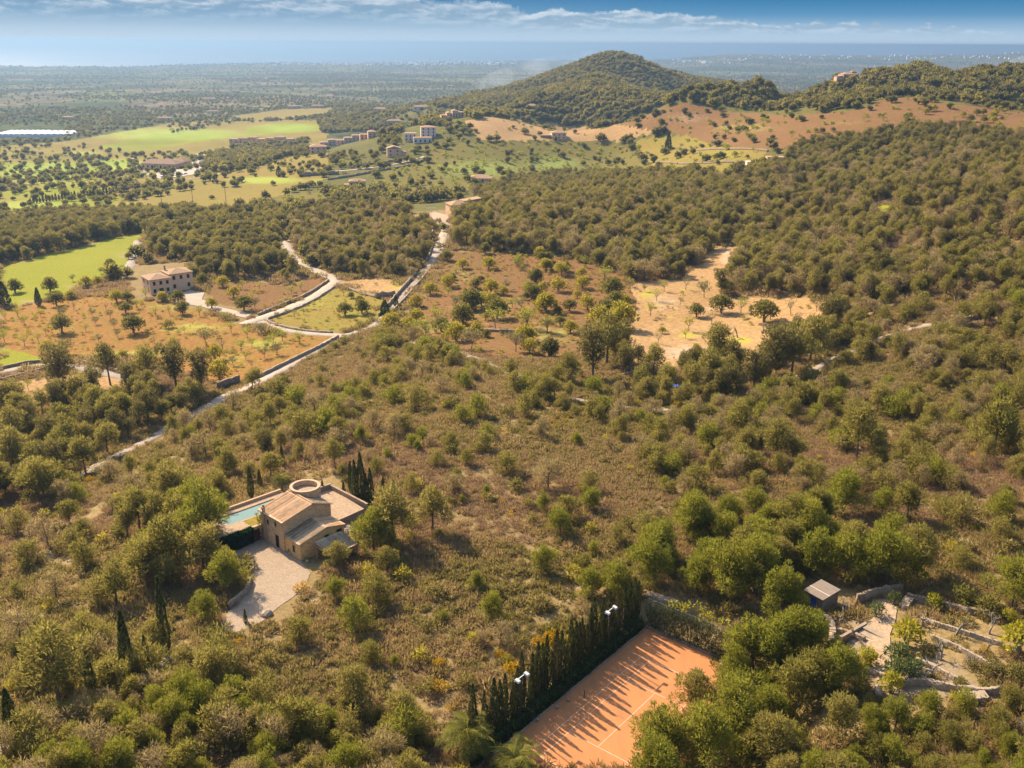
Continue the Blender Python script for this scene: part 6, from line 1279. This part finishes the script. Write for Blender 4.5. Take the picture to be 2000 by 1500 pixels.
house(770, 306, 10, 'small ochre house below the white villas', [(-6, 6, 0, 10, 7, 'pink_plaster', 'gable', 'villa_tile', 2, [('-y', w3(2, -6, 6), (1, 4), 1.0, 1.4)]), (6.02, 11, 1, 8, 4, 'pink_plaster', 'hip', 'villa_tile', 1, None)])
house(697, 371, 8, 'pink villa with white terrace right of the driving range', [(-5.5, 6.5, 0, 9, 6.2, 'pink_plaster', 'hip', 'villa_tile', 1.7, [('-y', w3(3, -5.5, 6.5), (.8, 3.6), 1.0, 1.4)]), (-9, -5.52, 1, 7, 3.6, 'pink_plaster', 'flat', 'villa_tile', 0, None), (-17, -9.02, -3, 4, .4, 'white_plaster', 'flat', 'white_plaster', 0, None), (7, 16, -1, -.4, 1.6, 'white_plaster', 'flat', 'white_plaster', 0, None)])
house(937, 357, -4, 'low house with wide hipped tile roof at the orchard edge', [(-9, 9, 0, 12, 3.4, 'pink_plaster', 'hip', 'roof_tile', 2.4, [('-y', w3(4, -9, 9), (.6,), 1.2, 1.8)])])
house(903, 417, 24, 'tile roofed house at the top of the steep drive', [(-6, 6, 0, 9, 4.6, 'pink_plaster', 'hip', 'roof_tile', 1.8, [('-y', w3(3, -6, 6), (.8,), 1.1, 1.6)]), (2, 12, 3, 9, 5.8, 'pink_plaster', 'shed', 'roof_tile', 1.2, None)])
house(1092, 272, 6, 'brown stone house half hidden by trees below the wooded hill', [(-7, 7, 0, 11, 6, 'villa_plaster', 'hip', 'villa_tile', 2, [('-y', w3(3, -7, 7), (.9, 3.4), 1.0, 1.3)]), (-18, -7.02, 2, 8, 3.4, 'wall_stone', 'flat', 'villa_tile', 0, None)])
house(1663, 156, 10, 'pale mansion with stepped roofs on the wooded ridge', [(-12, 10, 0, 14, 7, 'pink_plaster', 'hip', 'villa_tile', 2.5, [('-y', w3(4, -12, 10), (1.2, 4.2), 1.3, 1.6)]), (-20, -12.02, 2, 10, 4, 'pink_plaster', 'shed', 'villa_tile', 1.5, None), (2, 9, 5, 11, 10, 'pink_plaster', 'hip', 'villa_tile', 1.8, None)], .72)
house(1517, 318, -5, 'flat roofed tan house deep in the right pine wood', [(-6, 6, 0, 8, 3.2, 'villa_plaster', 'flat', 'roof_tile', 0, [('-y', w3(3, -6, 6), (.7,), 1.1, 1.5)])])
house(1468, 326, 0, 'little white house left of the flat roofed house in the wood', [(-3, 3, 0, 5, 3, 'white_plaster', 'flat', 'white_plaster', 0, [('-y', (0,), (.6,), 1, 1.5)])])
for x, y, w, lb in [(130,234,22,'pinkish house on the plain above the greenhouses'),(415,222,24,'tan house beside the far field'),(576,212,34,'long tan house at the far edge of the far field'),(620,211,26,'house at the right end of the far field'),(320,236,26,'pink house in front of the dark far wood'),(230,180,26,'tiny house far out on the left plain'),(405,196,40,'long building far out on the plain'),(462,181,24,'pale building far out in the middle of the plain'),(742,218,24,'pale house right of the far wood'),(825,215,30,'tan house at the foot of the wooded hill'),(880,170,26,'pale house left of the wooded hill'),(990,127+45,16,'small house at the foot of the hill'),(770,243,22,'low tan house above the ochre terrace'),(1040,215,14,'tan house in the wood below the hill'),(650,180,30,'white farm far out on the plain'),(535,160,36,'white building near the coast')]:
    house(x, y, (x*7) % 30-15, lb, [(-w/2, w/2, 0, 10, 5, 'white_plaster' if x % 2 else 'pink_plaster', 'hip', 'villa_tile', 2.2, [('-y', w3(3, -w/2, w/2), (1.2,), 1.6, 2)])])
for k, (x, y, w, d, lb) in enumerate([(28, 268, 64, 70, 'left long white greenhouse on the plain'), (95, 268, 62, 60, 'right long white greenhouse on the plain')]):
    p = at1(x, y); gh = empty('greenhouse', p, R(6)); tag(gh, lb, 'greenhouse', 'greenhouses at the left edge')
    MB().box(-w/2, w/2, 0, d, -2, 3.5).obj('wall', 'greenhouse_film', gh); m = MB(); n = int(w/8)
    for j in range(n):
        a = -w/2+w/n*j; b = a+w/n; solid(m, [(a+.002, 3.503), (b-.002, 3.503)]+[((a+b)/2+(b-a)/2.02*math.cos(t), 3.52+1.8*math.sin(t)) for t in (.3, .9, PI/2, 2.2, 2.85)], 0, d)
    tag(m.obj('roof', 'greenhouse_film', gh), kind='stuff')
# the white seaside town, each house a few pixels: one mass
V, F = [], []; g7 = np.random.default_rng(77); cnt = 0
bands = [(330,520,122.5,129,70),(520,860,119.5,129,330),(860,1010,119,128,90),(1450,2000,100,118,110),(1300,1460,116,125,30),(180,330,126,133,18)]
for xa, xb, ya, yb, n in bands:
    q = at(g7.uniform(xa, xb, n), yb-(yb-ya)*g7.random(n)**.8)
    for p in q:
        if p[2] < 2 or np.hypot(p[0], p[1]) > 10800: continue
        w, d, h = g7.uniform(9, 24), g7.uniform(8, 15), g7.uniform(7, 13); b = len(V); c, s = math.cos(.3), math.sin(.3)
        for zz in (-4, h):
            for x, y in ((0, 0), (w, 0), (w, d), (0, d)): V.append((p[0]+x*c-y*s, p[1]+x*s+y*c, p[2]+zz))
        F += [(b+3,b+2,b+1,b),(b+4,b+5,b+6,b+7),(b,b+1,b+5,b+4),(b+1,b+2,b+6,b+5),(b+2,b+3,b+7,b+6),(b+3,b,b+4,b+7)]
tag(link('coastal_town', mesh('coastal_town', V, F, 'town_white')), 'white seaside town spread along the coast', 'town', None, 'stuff')
# pools, frames, poles, cars
for x, y, w, d, yw, mt, lb in [(818,427,6,3.5,20,'blue_pool','blue pool beside the forecourt of the tile roofed house'),(657,371,6,3.4,8,'blue_pool','pool of the pink villa')]:
    p = at1(x, y); pl = empty('swimming_pool', p, R(yw)); tag(pl, lb, 'pool'); MB().box(-w/2-.8, w/2+.8, -d/2-.8, d/2+.8, -1, .5).obj('rim', 'white_plaster', pl); MB().box(-w/2, w/2, -d/2, d/2, .3, .53).obj('water', mt, pl)
p = at1(843, 416); fr = empty('pergola', p, R(10)); tag(fr, 'white pergola frame beside the forecourt in the pines', 'pergola')
for x in (-3, 0, 3):
    for y in (0, 2.5): MB().box(x-.09, x+.09, y-.09, y+.09, -.3, 2.5).obj('post', 'white_metal', fr)
for y in (0, 2.5): MB().box(-3.1, 3.1, y-.08, y+.08, 2.503, 2.68).obj('beam', 'white_metal', fr)
for k, (x, y, hp, lb) in enumerate([(318,414,32,'net pole left of the middle on the driving range'),(378,408,34,'net pole in the middle of the driving range'),(443,412,52,'tallest net pole at the right of the driving range'),(241,414,16,'short net pole at the left end of the driving range')]):
    p = at1(x, y); sl_ = (p-Vector((0, 0, CAMZ))).length; h = hp*sl_/FOC; o = empty('net_pole', p); tag(o, lb, 'pole', 'net poles on the driving range'); m = MB(); m.tube([(0, 0, -1), (0, 0, h)], [.22, .14], 8); m.obj('pole', 'grey_wood', o); m = MB(); m.box(-.5, .5, -.08, .08, h*.93, h*.95); m.obj('crossarm', 'grey_wood', o)
p = at1(1279, 118); ms = MB(); ms.tube([(0, 0, -2), (0, 0, 19)], [.7, .35], 8); tag(ms.obj('mast', 'dark_metal', None, p), 'thin mast on the shoulder of the wooded hill', 'mast')
def car(x, y, yaw, mt, lb):
    p = at1(x, y); o = empty('parked_car', (p.x, p.y, p.z+.36), R(yaw)); tag(o, lb, 'car', 'cars parked by the clubhouse')
    m = MB(); solid(m, [(-2.1, .3), (2.1, .3), (2.15, .75), (1.2, .9), (.6, 1.42), (-1.3, 1.45), (-2.0, .95), (-2.15, .7)], -.85, .85); m.obj('body', mt, o, None, 0, .06)
    m = MB(); solid(m, [(.98, .93), (.56, 1.36), (-1.22, 1.38), (-1.75, .96)], -.87, .87); m.obj('window_glass', 'dark_opening', o)
    for wx in (-1.3, 1.35):
        for wy in (-.8, .8): m = MB(); m.tube([(wx, wy-.1, .32), (wx, wy+.1, .32)], .32, 10); m.obj('wheel', 'dark_metal', o)
simple('car_silver', (.45, .45, .46), rough=.3); simple('car_white', (.7, .7, .7), rough=.3)
for k, (x, y) in enumerate([(318,346),(336,345),(346,343),(354,342),(362,341),(386,334),(392,318)]):
    car(x, y, 70-k*6, 'car_white' if k % 2 == 0 else 'car_silver', ORD[k]+(' white' if k % 2 == 0 else ' silver')+' car from the left in the clubhouse parking lot')
tp = at1(1322, 762); tr = MB(); tr.box(-1.6, 1.6, -1, 1, .9, 1.25); tag(tr.obj('tarpaulin', 'blue_paint', None, tp, .4, .15), 'blue tarpaulin half hidden under the pines by the gravel track', 'tarpaulin')
gb = leafy('flower_bush', [((0, 0, .9), 1.1), ((.7, .3, .6), .8), ((-.7, -.2, .7), .9)], 110, .32, .18, 'gorse_flower', 18); tag(link('flower_bush', gb, None, at1(1326, 795), 0), 'large yellow flowering bush near the blue tarpaulin', 'bush')
for x, y, s, lb in [(1080,1250,.9,'upper orange flowering bush behind the middle of the cypress row'),(1085,1262,.9,'lower orange flowering bush behind the middle of the cypress row'),(1052,1264,.8,'yellow flowering bush left of the orange ones behind the cypress row'),(1001,1316,.9,'yellow flowering bush behind the nearer floodlight'),(977,1284,.6,'small orange flowering bush behind the cypress row'),(858,1302,.7,'small orange flowering bush on the scrub left of the cypress row'),(855,1350,.9,'yellow flowering bush left of the palm end of the row'),(177,942,.8,'yellow flowering bush beside the gravel track at the left'),(1925,1272+0,.4,'small yellow bush on the garden terrace'),(468,1258,.5,'small yellow bush below the cobbled yard')]:
    tag(link('flower_bush', gb.copy(), None, at1(x, y), x % 6, s), lb, 'bush', None)

# ------------------------------------------------------------------ smoke rising beyond the wooded hill
def smoke(name, pts, r0, r1, dens, label):
    P = [np.array(p) for p in pts]; m = MB(); n = len(P); m.tube([tuple(p) for p in P], [r0+(r1-r0)*(k/(n-1)) for k in range(n)], 14)
    mt, t = newmat(name); v = pos(t)
    nz = t.noise(v, 0.009, 5, 0.6, 0.6); nz2 = t.noise(v, 0.03, 3, .6)
    tc = t.n('ShaderNodeTexCoord').outputs['Generated']; sp = t.n('ShaderNodeSeparateXYZ', i={0: tc})
    fall = t.math('SUBTRACT', 1.15, sp.outputs[0], clamp=True)
    d = t.math('MULTIPLY', t.math('MULTIPLY', t.ramp(t.math('ADD', nz, t.math('MULTIPLY', nz2, .25)), [(.52, 0), (.78, 1)]), fall), dens)
    vol = t.n('ShaderNodeVolumePrincipled', i={'Color': (.93, .94, .97, 1), 'Density': d, 'Anisotropy': .2})
    t.L.new(vol.outputs[0], t.n('ShaderNodeOutputMaterial').inputs['Volume'])
    o = m.obj(name, name); return tag(o, label, 'smoke', None, 'stuff')
def away(px, py, d):
    r = rays(px, py)[0]; k = d/math.hypot(r[0], r[1]); return np.array([r[0]*k, r[1]*k, CAMZ+r[2]*k])
smoke('smoke', [away(925, 172, 3300), away(975, 155, 3350), away(1030, 140, 3400), away(1100, 128, 3500), away(1160, 122, 3600)], 26, 46, .005, 'pale drifting smoke rising behind the left shoulder of the wooded hill')
smoke('smoke', [away(1965, 128, 3600), away(1980, 122, 3600), away(2000, 117, 3600), away(2030, 113, 3600)], 12, 18, .014, 'small white smoke plume at the right edge beyond the ridge')

# ------------------------------------------------------------------ haze: pale even air over land and sea
hm, t = newmat('haze')
vol = t.n('ShaderNodeVolumePrincipled', i={'Color': (.205, .318, .475, 1), 'Density': 0.00013, 'Anisotropy': 0.4})
t.L.new(vol.outputs[0], t.n('ShaderNodeOutputMaterial').inputs['Volume'])
tag(MB().box(-160000, 160000, -160000, 160000, -27, CAMZ+12).obj('haze', 'haze'), 'thin pale haze over the plain and the sea', 'haze', None, 'stuff')

# ------------------------------------------------------------------ labels: tell like plants apart by their row and their place in it
def uniquify():
    ROWW = ['front', 'second', 'third', 'fourth', 'fifth', 'sixth', 'seventh', 'eighth', 'ninth', 'tenth', 'eleventh', 'twelfth']
    by = {}
    for o in C.objects:
        if o.parent is None and o.get('label') and o.get('category'): by.setdefault(o['label'], []).append(o)
    for lb, L_ in by.items():
        if len(L_) < 2: continue
        q = pix([o.location for o in L_]); look, place = lb.split(' >> ') if ' >> ' in lb else (lb, '')
        o_ = np.argsort(-q[:, 1]); n = len(L_); per = 7 if n <= 84 else int(math.ceil(n/12)); rows = int(math.ceil(n/per)); per = int(math.ceil(n/rows))
        for r in range(rows):
            idx = sorted(o_[r*per:(r+1)*per], key=lambda i: q[i, 0])
            for j, i in enumerate(idx):
                w = ('leftmost ' if j == 0 else ('rightmost ' if j == len(idx)-1 else ordw(j+1)+' from left, '))
                L_[i]['label'] = (w+look+(', '+ROWW[r]+' row' if rows > 1 else '')+((', '+place) if place else '')) if j in (0, len(idx)-1) else (look+', '+ordw(j+1)+' from left'+(', '+ROWW[r]+' row' if rows > 1 else '')+((', '+place) if place else ''))
    for o in C.objects:
        if ' >> ' in o.get('label', ''): o['label'] = o['label'].replace(' >> ', ', ')
uniquify()
